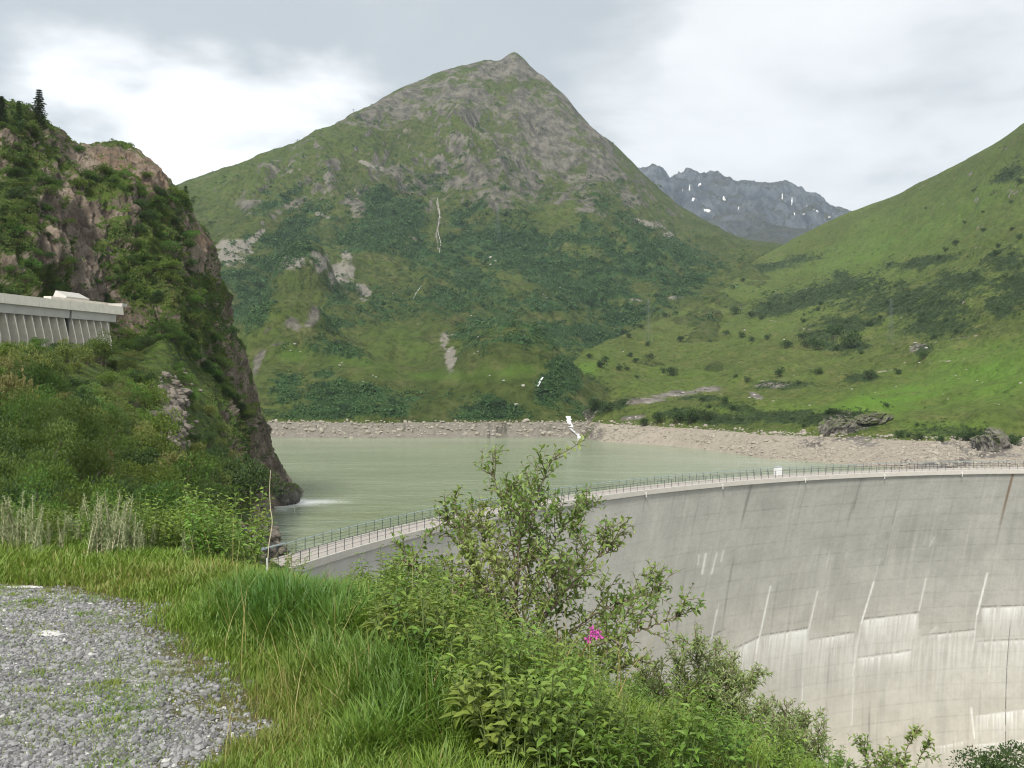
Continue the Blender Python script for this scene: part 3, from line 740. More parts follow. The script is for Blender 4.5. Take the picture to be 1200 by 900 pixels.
wash = np.maximum(blob(x, y, 440, 600, 170, 34)*.8, blob(x, y, 360, 625, 60, 20)*.6)
m, nt = new_mat('lake_water'); p = nt.pos(); r, g, b, a = nt.attr('mask')
n1_ = nt.noise(nt.mapping(p, (.012, .05, 1)), 1.0, 5, .6)
wc = nt.mix(nt.ramp(n1_, .35, .65), (.195, .240, .152), (.245, .288, .192))
wc = nt.mix(nt.math('MULTIPLY', g, nt.ramp(nt.noise(nt.mapping(p, (.05, .32, 1)), 1.0, 4, .6), .42, .62)), wc, (.20, .23, .12))
wc = nt.mix(r, wc, (.8, .82, .78))
hb = nt.math('ADD', nt.noise(nt.mapping(p, (.5, .8, 1)), 1.2, 4, .6), nt.math('MULTIPLY', nt.noise(nt.mapping(p, (.07, .16, 1)), 1.0, 3), 2.5))
finish(nt, wc, nt.math('ADD', .15, nt.math('MULTIPLY', r, .5)), normal=nt.bump(hb, .30, .55), spec=.42)
i = np.arange(D.size).reshape(D.shape)
lk = mesh_np('lake', LV.reshape(-1, 3), np.stack([i[:-1, :-1], i[:-1, 1:], i[1:, 1:], i[1:, :-1]], -1).reshape(-1, 4), m, smooth=True,
             cols={'mask': np.stack([foam, wash, wash*0, wash*0], -1).reshape(-1, 4)})
tag(lk, kind='structure')

# ------------------------------------------------------------------ the arch dam
m, nt = new_mat('dam_concrete'); p = nt.pos(); r, g, b, a = nt.attr('stain')
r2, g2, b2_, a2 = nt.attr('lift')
cc = nt.mix(nt.ramp(nt.noise(p, .16, 6, .62), .35, .65), (.42, .41, .38), (.51, .50, .46))
cc = nt.mix(nt.math('MULTIPLY', nt.ramp(nt.noise(p, 1.1, 5, .7), .4, .7), .22), cc, (.31, .295, .26))
cc = nt.mix(nt.math('MULTIPLY', b2_, .8), cc, (.50, .43, .32))
cc = nt.mix(nt.math('MULTIPLY', nt.ramp(nt.noise(p, .9, 6, .75), .45, .75), .25), cc, (.30, .30, .28))
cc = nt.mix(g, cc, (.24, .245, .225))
cc = nt.mix(nt.math('MULTIPLY', g2, .55), cc, (.20, .19, .17))
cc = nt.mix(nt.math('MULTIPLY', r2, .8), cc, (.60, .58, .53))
cc = nt.mix(b, cc, (.23, .15, .085))
cc = nt.mix(a, cc, (.12, .11, .10))
cc = nt.mix(nt.math('MULTIPLY', r, .9), cc, (.86, .86, .84))
finish(nt, cc, .9, normal=nt.bump(nt.noise(p, 2.0, 6, .65), .06, .8), spec=.2)
M['dam'] = m
M['deck'] = plain('deck_concrete', (.33, .305, .28), .9, .22, .9)
M['beam'] = plain('beam_concrete', (.43, .41, .37), .9, .16, 1.2)
M['rail'] = plain('rail_metal', (.055, .065, .075), .55, .2, 5)
M['rail_light'] = plain('galvanised_rail', (.42, .48, .50), .4, .12, 5, metal=.5)
M['rail_teal'] = plain('painted_rail', (.23, .29, .295), .5, .15, 5)
M['gal_box'] = plain('pale_box', (.58, .57, .54), .7, .1, 3)
M['white_box'] = plain('painted_sheet', (.62, .63, .63), .5, .05, 3)

dam = empty('dam', (float(arch(0)[0]), float(arch(0)[1]), ZB-75))
tag(dam, 'long curved concrete arch dam with white lime streaks below its crest, holding back the lake', 'dam')
def to_dam(V):
    return V-np.array(dam.location)
ss = np.arange(0, ARC, .22); vv = np.concatenate([np.arange(0, 58, .22), np.arange(58, 78, 1.0)])
SX, VVm = np.meshgrid(ss, vv)
pxs = np.interp(ss, _as, 600+F*_ax/_ay)
aa = np.interp(pxs, [340, 640, 760, 880, 1000, 1200, 1600], [.05, .12, .24, .36, .40, .46, .5])
def cant(v): return v-v*v/96.0
X, Y, nx, ny = arch(ss)
E_ = aa[None]*cant(VVm)
FV = np.stack([X[None]+nx[None]*E_, Y[None]+ny[None]*E_, ZB-VVm], -1)
FV[..., 1] += .03*fbm(np.stack([SX/3, VVm/3, SX*0], -1), 3)
x, y = px(FV)
JS = np.array([s_at_px(v) for v in (420, 520, 610, 687, 757, 822, 880, 938, 1010, 1060, 1125, 1187, 1250, 1320)])
dj = np.min(np.abs(ss[:, None]-JS[None]+0.0), axis=1)[None]
n_s = fbm(np.stack([SX*1.5, VVm*.03, SX*0], -1), 5, .68)
n_w = fbm(np.stack([SX*.35, VVm*.05, SX*0+9], -1), 4, .55)
n_f = fbm(np.stack([SX*2.6, VVm*.10, SX*0+5], -1), 3, .6)
jb = (fbm(np.stack([SX*0+JS[np.argmin(np.abs(ss[:, None]-JS[None]), axis=1)][None], VVm*.12, SX*0], -1), 3))
joint = sstep(dj, .30, .10)*np.clip(.12+.7*jb, .03, .6)*np.ones_like(x)
# hairline lifts of the pours
lift = sstep(np.abs(((VVm+.15*np.sin(SX*.1)) % 3.0)-1.5), .16, .05)*(.35+.6*n_w+.5*n_f)
white = np.zeros_like(x); dark = np.zeros_like(x); rust = np.zeros_like(x)
def band(p0, p1, depth, amt, line=True):
    global white, dark, joint
    k = (x > p0[0]) & (x < p1[0]); yl = p0[1]+(x-p0[0])*(p1[1]-p0[1])/(p1[0]-p0[0])
    dy = y-yl-1.0*n_f*2
    L = depth*(.55+.9*np.clip(n_s+.5*n_f+.25, 0, 1.4))
    sd_ = sstep(x, p0[0], p0[0]+5)*sstep(x, p1[0], p1[0]-4); wv = np.where(k & (dy > 0), sstep(dy, 0, 1.5)*np.exp(-(dy/np.maximum(L, 1))**1.1)*np.clip(amt*.80+1.0*n_f+.55*n_w, .02, .95)*(.35+.65*sd_), 0)
    white = np.maximum(white, wv)
    if line: joint = np.maximum(joint, np.where(k, sstep(np.abs(y-yl+.8), 1.2, .3)*np.clip(.5+1.2*n_f, .1, .8), 0))
band((862, 760), (893, 745), 34, .75); band((893, 745), (948, 736), 34, .95); band((948, 750), (1002, 741), 15, .75)
band((1010, 726), (1077, 718), 30, .95); band((1004, 771), (1070, 762), 14, .85); band((1080, 745), (1144, 738), 9, .6)
band((1150, 712), (1300, 705), 26, .9); band((1145, 752), (1300, 745), 8, .6); band((810, 756), (850, 738), 9, .2)
band((1142, 838), (1300, 818), 20, .75, False); band((1140, 872), (1220, 864), 7, .6, False); band((1080, 878), (1136, 866), 7, .35, False); band((1083, 745), (1100, 730), 8, .5, False)
for (xa, ya), (xb, yb), w_, am in [((903,687),(886,765),1.0,.9),((886,765),(884,800),.8,.5),((958,693),(948,737),.9,.7),((948,737),(941,800),.7,.35),((941,800),(939,850),.8,.5),((1024,682),(1009,731),1.1,.95),((1009,731),(999,792),1.2,.55),((1001,792),(998,850),1.0,.35),
                                   ((1085,678),(1077,716),.9,.6),((1157,672),(1145,720),1.2,.95),((1145,720),(1138,775),.9,.5),((1138,830),(1142,865),1.2,.7),((840,715),(834,748),.9,.7),((843,706),(840,720),.6,.4),((819,650),(818,662),.7,.8),((827,649),(823,672),1.6,.9),((840,648),(834,672),1.1,.75),((848,645),(845,658),1.2,.55),
                                   ((1031,655),(1024,682),.6,.25),((1163,745),(1159,790),1.0,.5),((973,645),(968,665),.6,.3),((1090,640),(1094,630),1.2,.3),((684,606),(683,640),1,.15)]:
    white = np.maximum(white, am*sstep(segd(x, y, [(xa, ya), (xb, yb)]), w_+.5, w_*.3)*np.clip(.85+.6*n_f, .3, 1))
rust = np.maximum(rust, .85*sstep(segd(x, y, [(1187,556),(1172,614)]), 2.0, .6)*sstep(y, 640, 575))
rust = np.maximum(rust, .30*sstep(n_s, .12, .5)*sstep(y, 690, 780)*sstep(x, 930, 1010))
dark = np.maximum(dark, .75*sstep(segd(x, y, [(881,568),(867,622)]), 1.6, .4)*sstep(y, 640, 585))
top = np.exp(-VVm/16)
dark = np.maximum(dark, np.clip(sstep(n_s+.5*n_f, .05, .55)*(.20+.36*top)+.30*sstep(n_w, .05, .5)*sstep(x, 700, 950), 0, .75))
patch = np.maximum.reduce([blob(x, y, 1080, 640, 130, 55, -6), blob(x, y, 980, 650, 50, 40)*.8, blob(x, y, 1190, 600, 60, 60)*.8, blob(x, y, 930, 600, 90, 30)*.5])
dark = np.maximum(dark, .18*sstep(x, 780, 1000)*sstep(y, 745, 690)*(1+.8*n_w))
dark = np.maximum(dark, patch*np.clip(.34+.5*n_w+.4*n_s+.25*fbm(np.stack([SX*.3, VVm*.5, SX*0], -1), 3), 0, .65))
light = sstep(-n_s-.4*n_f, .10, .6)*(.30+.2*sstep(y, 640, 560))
light = np.maximum(light, .30*sstep(x, 930, 700)*np.ones_like(y)*(1+n_s))  # left part of the wall painted paler to offset the shade falling on it
warm = sstep(y, 760, 880)*.26+.12*sstep(y, 690, 740)
white = np.maximum(white, np.clip(sstep(y, 735, 760)*sstep(x, 860, 900)*np.exp(-np.maximum(y-765, 0)/45)*(.20+.75*n_s+.3*n_f), 0, .5))
nv, ns = SX.shape
off_b = E_+3.2+VVm*.16
BV = np.stack([X[None]+nx[None]*off_b, Y[None]+ny[None]*off_b, ZB-VVm], -1)[::8]
i = np.arange(nv*ns).reshape(nv, ns); jn = nv*ns+np.arange(BV.shape[0]*ns).reshape(BV.shape[0], ns)
fq = [np.stack([i[:-1, 1:], i[:-1, :-1], i[1:, :-1], i[1:, 1:]], -1).reshape(-1, 4), np.stack([jn[:-1, :-1], jn[:-1, 1:], jn[1:, 1:], jn[1:, :-1]], -1).reshape(-1, 4),
      np.stack([i[0, :-1], i[0, 1:], jn[0, 1:], jn[0, :-1]], -1)]
nb_ = BV.shape[0]*ns
pad = lambda A: np.concatenate([np.clip(A, 0, 1).reshape(-1), np.zeros(nb_)])
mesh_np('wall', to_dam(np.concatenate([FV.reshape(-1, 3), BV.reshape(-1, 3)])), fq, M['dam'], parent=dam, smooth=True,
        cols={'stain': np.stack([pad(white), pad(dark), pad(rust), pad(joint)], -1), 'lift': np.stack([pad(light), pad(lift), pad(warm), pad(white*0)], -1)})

def sweep(prof, s0, s1, step=.8, closed=True):
    """sweep a profile of (offset, height above the beam's underside) along the crest"""
    s = np.arange(s0, s1, step); rows_ = []
    for o, h in prof:
        X, Y, _, _ = arch(s, o); rows_.append(np.stack([X, Y, np.full_like(X, ZB+h)], -1))
    V = np.stack(rows_, 0); n, k = V.shape[:2]
    i = np.arange(n*k).reshape(n, k); j = np.roll(i, -1, axis=0)
    if not closed: i, j = i[:-1], j[:-1]
    f = np.stack([i[:, :-1], i[:, 1:], j[:, 1:], j[:, :-1]], -1).reshape(-1, 4)
    return V.reshape(-1, 3), f
V, f = sweep([(-.30, .002), (-.30, .70), (-.26, .74), (.02, .74), (.02, .003), (0, .002)], 0, ARC)
mesh_np('crest_beam', to_dam(V), f, M['beam'], parent=dam)
V, f = sweep([(.023, .01), (.023, .64), (3.2, .66), (3.2, .01)], 0, ARC)
mesh_np('roadway', to_dam(V), f, M['deck'], parent=dam)
V, f = sweep([(3.203, -6), (3.203, .78), (3.5, .78), (3.5, -6)], 0, ARC)
mesh_np('upstream_parapet', to_dam(V), f, M['beam'], parent=dam)
for xx in (684, 755, 845, 942, 1035, 1126):
    X, Y, nx, ny = arch(s_at_px(xx), -.36); a = math.atan2(ny, nx)
    ca, sa = math.cos(a), math.sin(a)
    V, f = join([box((-.06, -.15, .10), (.05, .15, .42)), box((-.08, -.06, -.35), (.02, .06, .096))])
    V = V@np.array([[ca, sa, 0], [-sa, ca, 0], [0, 0, 1]])+np.array([X, Y, ZB])
    mesh_np('drain_box', to_dam(V), f, M['gal_box'], parent=dam)

def railing(off, base_h, hgt, mat_post, mat_top, r_top, s_list, label, over=0.0, extra=None):
    X, Y, _, _ = arch(s_list[0], off)
    root = empty('crest_railing', (float(X), float(Y), ZB+base_h)); L = np.array(root.location)
    tag(root, label, 'railing')
    pv, pf = tube([(0, 0, 0), (0, 0, hgt+over)], .035, 6)
    first = None; rest = []
    ds = np.argsort([np.hypot(*arch(s, off)[:2]) for s in s_list])
    big = set(ds[:99].tolist())
    for k, s in enumerate(s_list):
        X, Y, _, _ = arch(s, off); loc = np.array((X, Y, ZB+base_h))-L
        if k in big:
            if first is None:
                first = o = mesh_np('post', pv, pf, mat_post, parent=root)
            else:
                o = first.copy(); C.objects.link(o); o.parent = root
            o.location = loc
        else:
            rest.append((pv+loc, pf))
    if rest:
        V, f = join(rest); o = mesh_np('far_posts', V, f, mat_post, parent=root); o['kind'] = 'stuff'
    s = np.arange(s_list[0], s_list[-1]+.01, .5)
    def line(h, ex=True):
        X, Y, _, _ = arch(s, off); P = np.stack([X, Y, np.full_like(X, ZB+base_h+h)], -1)
        if extra is not None and ex: P = np.concatenate([np.array(extra)+np.array((0, 0, h-hgt)), P])
        return P-L
    V, f = tube(line(hgt), r_top, 6); mesh_np('top_rail', V, f, mat_top, parent=root)
    for h in (hgt*.36, hgt*.68):
        V, f = tube(line(h, False), .016, 5); mesh_np('middle_rail', V, f, mat_post, parent=root)
    return root
s_end = float(s_at_px(1228))
sl = np.arange(.8, s_end, 1.55)
railing(-.12, .74, 1.12, M['rail'], M['rail'], .026, sl, 'dark thin post railing on the outer downstream edge of the dam crest')
X0, Y0, _, _ = arch(.8, 3.35)
zt = ZB+.78+1.12
ex = [pt(302, 644, 88), pt(310, 643.0, 89), pt(330, 636.5, 93)]
for e_ in ex: e_[2] = EYE-(e_[2]*0+(EYE-zt))
rb = railing(3.35, .78, 1.12, M['rail'], M['rail_teal'], .055, sl, 'railing with pale teal handrail along the lake side of the dam crest', over=.14)

# pale bent handrail on the bank at the end of the crest
hrl = empty('handrail', pt(312, 660, 90)); Lh = np.array(hrl.location)
tag(hrl, 'pale grey pipe handrail bending down the bank where the dam crest ends', 'handrail')
PH = np.array([pt(302, 645, 90), pt(305, 643.3, 90.2), pt(316, 641, 91.5), pt(326, 638.6, 93), pt(333, 636.6, 94.5)])
V, f = tube(pchip(np.arange(5), PH, np.linspace(0, 4, 24))-Lh, .075, 7); mesh_np('rail', V, f, M['rail_light'], parent=hrl)
for P0 in (PH[1], PH[2], PH[3]):
    V, f = tube([P0-Lh+np.array((0, 0, -1.9)), P0-Lh], .04, 6); mesh_np('post', V, f, M['rail'], parent=hrl)

# white cabinet on the crest
X, Y, nx, ny = arch(s_at_px(925), 2.7); a = math.atan2(ny, nx)-math.pi/2
cab = empty('control_cabinet', (float(X), float(Y), ZB+.66), a)
tag(cab, 'small white equipment cabinet standing at the lake railing on the dam crest', 'cabinet')
V, f = box((-.62, -.35, .06), (.62, .35, 1.5)); mesh_np('body', V, f, M['white_box'], parent=cab)
V, f = box((-.68, -.42, 1.503), (.68, .42, 1.58)); mesh_np('roof', V, f, M['rail_light'], parent=cab)
for k in (-1, 1):
    V, f = join([box((.02 if k > 0 else -.56, -.372, .14), (.56 if k > 0 else -.02, -.353, 1.42))]); mesh_np('door', V, f, M['white_box'], parent=cab)
V, f = box((-.6, -.33, 0), (.6, .33, .057)); mesh_np('plinth', V, f, M['beam'], parent=cab)

# ------------------------------------------------------------------ avalanche gallery on the bench under the cliff
M['gal_light'] = plain('gallery_concrete_light', (.62, .585, .50), .9, .24, 1.1)
M['gal_grey'] = plain('gallery_concrete_grey', (.40, .39, .36), .9, .18, .7)
M['gal_dark'] = plain('gallery_joint', (.03, .03, .03), .95, .1, 1)
GA, GB = np.array((-57.6, 118.0)), np.array((-53.0, 144.6)); GL = np.linalg.norm(GB-GA); GU = (GB-GA)/GL; GN = np.array((GU[1], -GU[0]))
gal = empty('avalanche_gallery', (GA[0], GA[1], 3.4)); gloc = np.array(gal.location)
tag(gal, 'long pale concrete avalanche gallery with leaning buttress fins under the rock cliff', 'gallery')
def gbox(s0, s1, o0, o1, z0, z1, lean=0.0):
    """box along the gallery: s along, o outward; lean moves the lower edge outward"""
    V = []
    for s, o, z in [(s0,o0,z0),(s1,o0,z0),(s1,o1,z0),(s0,o1,z0),(s0,o0,z1),(s1,o0,z1),(s1,o1,z1),(s0,o1,z1)]:
        oo = o+(lean if z == z0 and o == o1 else 0)
        p2 = GA+GU*s+GN*oo; V.append((p2[0]-gloc[0], p2[1]-gloc[1], z-gloc[2]))
    return np.array(V), np.array([(0,1,2,3),(7,6,5,4),(4,5,1,0),(5,6,2,1),(6,7,3,2),(7,4,0,3)])
S0, S1, SJ = -32.0, GL-2.0, 13.3
for s0, s1 in ((S0, SJ-.22), (SJ+.22, S1-1.2)):
    V, f = gbox(s0, s1, -.55, .25, 8.25, 9.28, -.06); mesh_np('beam', V, f, M['gal_grey'], parent=gal)
    V, f = gbox(s0, s1, -1.3, -.75, 2.0, 8.247); mesh_np('rear_wall', V, f, M['gal_grey'], parent=gal)
V, f = gbox(SJ-.218, SJ+.218, -1.3, -.2, 2.0, 9.27); mesh_np('joint', V, f, M['gal_dark'], parent=gal)
for k, s0 in enumerate(np.arange(S0, S1, 6.4)):
    V, f = gbox(s0+.02, min(s0+6.38, S1), -.8, .52, 9.285, 10.4, .10); mesh_np('parapet', V, f, M['gal_light'], parent=gal)
V, f = gbox(S0, S1-.1, -9.0, -.82, 9.30, 9.9); mesh_np('roof', V, f, M['gal_light'], parent=gal)
for s0 in np.arange(S0+.6, S1-1.4, 1.62):
    prof = [(-.745, 8.24), (-.12, 8.24), (.50, 5.6), (.62, 2.0), (-.745, 2.0)]; V = []
    for ds_ in (0, .2):
        for o, z in prof:
            p2 = GA+GU*(s0+ds_)+GN*o; V.append((p2[0]-gloc[0], p2[1]-gloc[1], z-gloc[2]))
    V = np.array(V); n5 = 5
    mesh_np('buttress', V, [np.array([(4,3,2),(4,2,1),(4,1,0)]), np.array([(7,8,9),(6,7,9),(5,6,9)]), np.array([(i_, (i_+1) % 5, (i_+1) % 5+5, i_+5) for i_ in range(5)])], M['gal_light'], parent=gal)
V, f = gbox(S1-13, S1+.6, -2.6, -1.6, 9.95, 10.95); mesh_np('upper_wall', V, f, M['gal_light'], parent=gal)
V, f = gbox(S1-.3, S1+.9, -1.55, .6, 10.42, 10.85); mesh_np('end_block', V, f, M['gal_grey'], parent=gal)
V, f = gbox(S1-9.0, S1-3.8, -4.4, -2.7, 10.3, 12.1); V[4:6] += np.array((GU[0], GU[1], 0))*1.2; V[6:8] += np.array((GU[0], GU[1], -.8))
mesh_np('roof_hut', V, f, M['gal_grey'], parent=gal)

# ------------------------------------------------------------------ scattering on the terrain sheets
def scatter(sh, n, weight, minpx=0.0):
    """n points on a sheet, spread evenly over the picture and weighted; returns points, normals, sheet indices"""
    V = sh.V; x, y = px(V)
    ax_, ay_ = x[1:, :-1]-x[:-1, :-1], y[1:, :-1]-y[:-1, :-1]; bx_, by_ = x[:-1, 1:]-x[:-1, :-1], y[:-1, 1:]-y[:-1, :-1]
    ar = (bx_*(-ay_)-ax_*(-by_)); ar = np.clip(ar, 0, 30)                 # facing quads only
    inside = (x[:-1, :-1] > -40) & (x[:-1, :-1] < 1240) & (y[:-1, :-1] < 930)
    wt = (ar*weight[:-1, :-1]*inside).ravel(); wt = wt/wt.sum()
    k = R.choice(len(wt), n, p=wt); iy, ix = np.unravel_index(k, ar.shape)
    u, v = R.random((2, n, 1))
    P = V[iy, ix]*(1-u)*(1-v)+V[iy+1, ix]*(1-v)*u+V[iy, ix+1]*(1-u)*v+V[iy+1, ix+1]*u*v
    return P, iy, ix
def tile(tmpl, P, sc, rot=None, squash=None):
    """copies of template meshes (list of (V, tris)) merged into one"""
    Vs, Fs, n0 = [], [], 0
    which = R.integers(0, len(tmpl), len(P)); a = R.uniform(0, 2*np.pi, len(P)) if rot is None else rot
    for k, (tv, tf) in enumerate(tmpl):
        s = which == k; m_ = int(s.sum())
        if not m_: continue
        c, sn = np.cos(a[s])[:, None], np.sin(a[s])[:, None]
        x, y, z = tv[None, :, 0], tv[None, :, 1], tv[None, :, 2]
        X = np.stack([x*c-y*sn, x*sn+y*c, np.broadcast_to(z, (m_, len(tv)))], -1)*(sc[s][:, None, None] if sc.ndim == 1 else sc[s][:, None, :])
        V = X+P[s][:, None]
        Vs.append(V.reshape(-1, 3)); Fs.append((tf[None]+(n0+len(tv)*np.arange(m_))[:, None, None]).reshape(-1, tf.shape[1])); n0 += m_*len(tv)
    return np.concatenate(Vs), np.concatenate(Fs)
def clump(n, leaf=.45, flat=.75):
    d = rdir(n, .45); p = d*R.uniform(.55, 1.0, (n, 1))*np.array([1, 1, flat]); p[:, 2] = np.abs(p[:, 2])
    return leaves2(p-d*leaf*.3, unit(np.cross(d, rdir(n)))+.25*d, unit(d+.5*rdir(n)), leaf*R.uniform(.7, 1.3, n), leaf*.8)
clumps = [clump(16) for _ in range(4)]
def ico(sub=0):
    g = (1+5**.5)/2
    V = np.array([(-1,g,0),(1,g,0),(-1,-g,0),(1,-g,0),(0,-1,g),(0,1,g),(0,-1,-g),(0,1,-g),(g,0,-1),(g,0,1),(-g,0,-1),(-g,0,1)], float); V = unit(V)
    T = [(0,11,5),(0,5,1),(0,1,7),(0,7,10),(0,10,11),(1,5,9),(5,11,4),(11,10,2),(10,7,6),(7,1,8),(3,9,4),(3,4,2),(3,2,6),(3,6,8),(3,8,9),(4,9,5),(2,4,11),(6,2,10),(8,6,7),(9,8,1)]
    for _ in range(sub):
        V = list(map(tuple, V)); c_ = {}; T2 = []
        def mid(a, b):
            k = (min(a, b), max(a, b))
            if k not in c_:
                V.append(tuple(unit(np.array(V[a])+np.array(V[b])))); c_[k] = len(V)-1
            return c_[k]
        for a, b, d in T:
            ab, bd, da = mid(a, b), mid(b, d), mid(d, a); T2 += [(a,ab,da),(b,bd,ab),(d,da,bd),(ab,bd,da)]
        T = T2; V = np.array(V)
    return np.array(V), np.array(T)
def rock_mesh(sub, rough=.28, flat=.7):
    V, T = ico(sub); o = R.uniform(-50, 50, 3)
    r = 1+rough*fbm(V*1.1+o, 2)+rough*.7*np.round(fbm(V*2.1+o, 2)*3)/3
    V = V*r[:, None]*R.uniform(.7, 1.25, 3)*np.array([1, 1, flat])
    return V, T
rocks0 = [rock_mesh(0, .35) for _ in range(6)]

M['scrub'] = leaf_mat('scrub_leaves', (.020, .060, .022), (.078, .150, .050), (.015, .042, .018), .18, .7, .12)
M['scrub_hill'] = leaf_mat('hillside_scrub_leaves', (.022, .044, .015), (.060, .090, .026), (.030, .048, .018), .15, .7, .15)
P, iy, ix = scatter(MS, 27000, np.clip(MS_scrub, 0, 1)**1.5)
sc = np.exp(R.normal(.62, .40, len(P)))*np.clip(P[:, 1]/900, .55, 1.3)
V, f = tile(clumps, P-np.array((0, 0, .3)), sc)
tag(mesh_np('scrub', V, f, M['scrub']), 'dark green alder scrub covering the lower flanks of the main mountain', 'scrub', kind='stuff')
P, iy, ix = scatter(HS, 15000, np.clip(HS_scrub, 0, 1)**1.5)
sc = R.uniform(.5, 1.25, len(P))*np.clip(P[:, 1]/600, .7, 1.5)
V, f = tile(clumps, P-np.array((0, 0, .2)), sc)
tag(mesh_np('low_scrub', V, f, M['scrub_hill']), 'low dark scrub in bands across the grassy right hillside', 'scrub', kind='stuff')
# rubble on the bare banks
M['rubble'] = plain('rubble_stone', (.27, .245, .205), .9, .6, .5)
wt = (HS.V[..., 2] < RING+1) & (HS.V[..., 2] > WATER-.3)
P, iy, ix = scatter(HS, 3400, wt*(.25+sstep(fbm(HS.V/14, 3), -.1, .3)))
sc = np.exp(R.normal(-1.15, .55, (len(P), 1)))*R.uniform(.7, 1.3, (len(P), 3))
V, f = tile(rocks0, P, np.clip(sc, .12, 1.0))
tag(mesh_np('shore_rubble', V, f, M['rubble']), 'pale rubble strewn over the drained right bank of the lake', 'rubble', kind='stuff')
wt = (MS.V[..., 2] < RING+.5) & (MS.V[..., 2] > WATER-.3)
P, iy, ix = scatter(MS, 2600, wt*1.0)
sc = np.exp(R.normal(-.95, .5, (len(P), 1)))*R.uniform(.7, 1.3, (len(P), 3))
V, f = tile(rocks0, P, np.clip(sc, .15, 1.7))
tag(mesh_np('far_shore_rubble', V, f, M['rubble']), 'pale rubble along the foot of the main mountain at the water', 'rubble', kind='stuff')
# blocky rocks by the dam's end and on the small scree
wt = np.maximum(blob(*px(CS.V), 308, 628, 16, 14), blob(*px(CS.V), 206, 482, 14, 30)*.6)*(CS.t[:, None] < 4.6)*(CS.V[..., 2] > WATER)
P, iy, ix = scatter(CS, 700, wt)
sc = np.clip(np.exp(R.normal(-1.1, .45, (len(P), 1))), .1, .8)*R.uniform(.7, 1.4, (len(P), 3))
V, f = tile([rock_mesh(1, .4) for _ in range(6)], P, sc)
M['talus'] = plain('talus_stone', (.155, .135, .112), .9, .5, .6)
tag(mesh_np('talus', V, f, M['talus']), 'broken talus blocks below the cliff near the end of the dam', 'talus', kind='stuff')

# ------------------------------------------------------------------ shrubs
M['bark'] = plain('bark', (.085, .065, .05), .9, .3, 6)
M['shrub'] = leaf_mat('shrub_leaves', (.026, .070, .013), (.098, .180, .030), (.05, .095, .022), .30, .6, .10, objvar=.42)
M['shrub_pale'] = leaf_mat('pale_shrub_leaves', (.080, .125, .028), (.165, .205, .055), (.16, .14, .06), .3, .6, .2, objvar=.3)
M['shrub_dark'] = leaf_mat('dark_shrub_leaves', (.016, .042, .014), (.050, .095, .024), None, .2, .6, .2, objvar=.15)
def bush(n, leaf, nblob, tall=1.0, spread=1.0):
    c_ = R.normal(size=(nblob, 3))*np.array([.42, .42, .26])*spread; c_[:, 2] = np.abs(c_[:, 2])*1.0+.42*tall; rb = R.uniform(.22, .44, nblob)
    k = R.integers(0, nblob, n); d = rdir(n, .35)
    P = c_[k]+d*(rb[k]*R.uniform(.55, 1.08, n))[:, None]*np.array([1, 1, tall]); P[:, 2] = np.maximum(P[:, 2], .03)
    D = unit(d*.8+rdir(n, .25)); Nn = unit(d+.8*rdir(n))
    fol = leaves2(P, D, Nn, leaf*R.uniform(.6, 1.35, n), leaf*R.uniform(.4, .65, n))
    st = []
    for j in range(nblob):
        b0 = np.array([R.normal()*.08, R.normal()*.08, -.12]); e_ = c_[j]
        mid_ = b0*.5+e_*.5+R.normal(size=3)*.06
        st.append(tube(pchip(np.arange(3), np.array([b0, mid_, e_]), np.linspace(0, 2, 6)), np.linspace(.028, .008, 6), 4, False))
    return fol, join(st)
def bush_proto(label, cat, mat, *a, name='shrub', group=None):
    fol, st = bush(*a)
    o = tag(empty(name), label, cat, group)
    mesh_np('foliage', fol[0], fol[1], mat, parent=o)
    mesh_np('stems', st[0], st[1], M['bark'], parent=o)
    return o
def put(proto, P, s, used, rz=None, label=None, group=None, sz=None):
    """first use moves the prototype itself, afterwards a copy with copied parts"""
    if proto.name in used:
        o = proto.copy(); C.objects.link(o)
        for ch in proto.children:
            c_ = ch.copy(); C.objects.link(c_); c_.parent = o
    else:
        o = proto; used.add(proto.name)
    o.location = [float(v) for v in P]; o.rotation_euler = (0, 0, R.uniform(0, 6.28) if rz is None else rz)
    s3 = (s*R.uniform(.9, 1.15), s*R.uniform(.9, 1.15), s*(sz if sz else R.uniform(.85, 1.15)))
    o.scale = [float(v) for v in s3]
    if label: o['label'] = label
    if group: o['group'] = group
    return o
used = set()
LB, GBk = 'dense leafy green shrub in the thicket on the bank below the avalanche gallery', 'shrubs on the bank below the gallery'
LC, GC = 'shrub clinging to a ledge of the rocky left cliff above the gallery', 'shrubs on the left cliff'
near = [bush_proto(LB, 'shrub', M['shrub'], 5200, .060, 16, 1.0, 1.0, group=GBk) for _ in range(3)]
near.append(bush_proto(LB, 'shrub', M['shrub'], 5200, .055, 15, 1.1, 1.0, group=GBk))
near.append(bush_proto(LB, 'shrub', M['shrub_dark'], 5200, .060, 15, 1.1, 1.0, group=GBk))
mid_ = [bush_proto(LB, 'shrub', M['shrub_dark'], 1700, .105, 10, 1.3, .85, group=GBk)]+[bush_proto(LB, 'shrub', M['shrub'], 1700, .105, 12, 1.0, 1.0, group=GBk) for _ in range(4)]
mid_.append(bush_proto(LB, 'shrub', M['shrub_dark'], 1700, .105, 12, 1.1, 1.0, group=GBk))
mid_.append(bush_proto(LB, 'shrub', M['shrub_pale'], 1500, .12, 9, 1.3, .8, group=GBk))
mid_.append(bush_proto(LB, 'shrub', M['shrub_pale'], 1700, .10, 12, 1.1, 1.0, group=GBk))
cliffb = [bush_proto(LC, 'shrub', M['shrub'], 1100, .13, 9, .85, 1.0, group=GC) for _ in range(3)]+[bush_proto(LC, 'shrub', M['shrub_dark'], 1100, .13, 9, .9, 1.0, group=GC)]
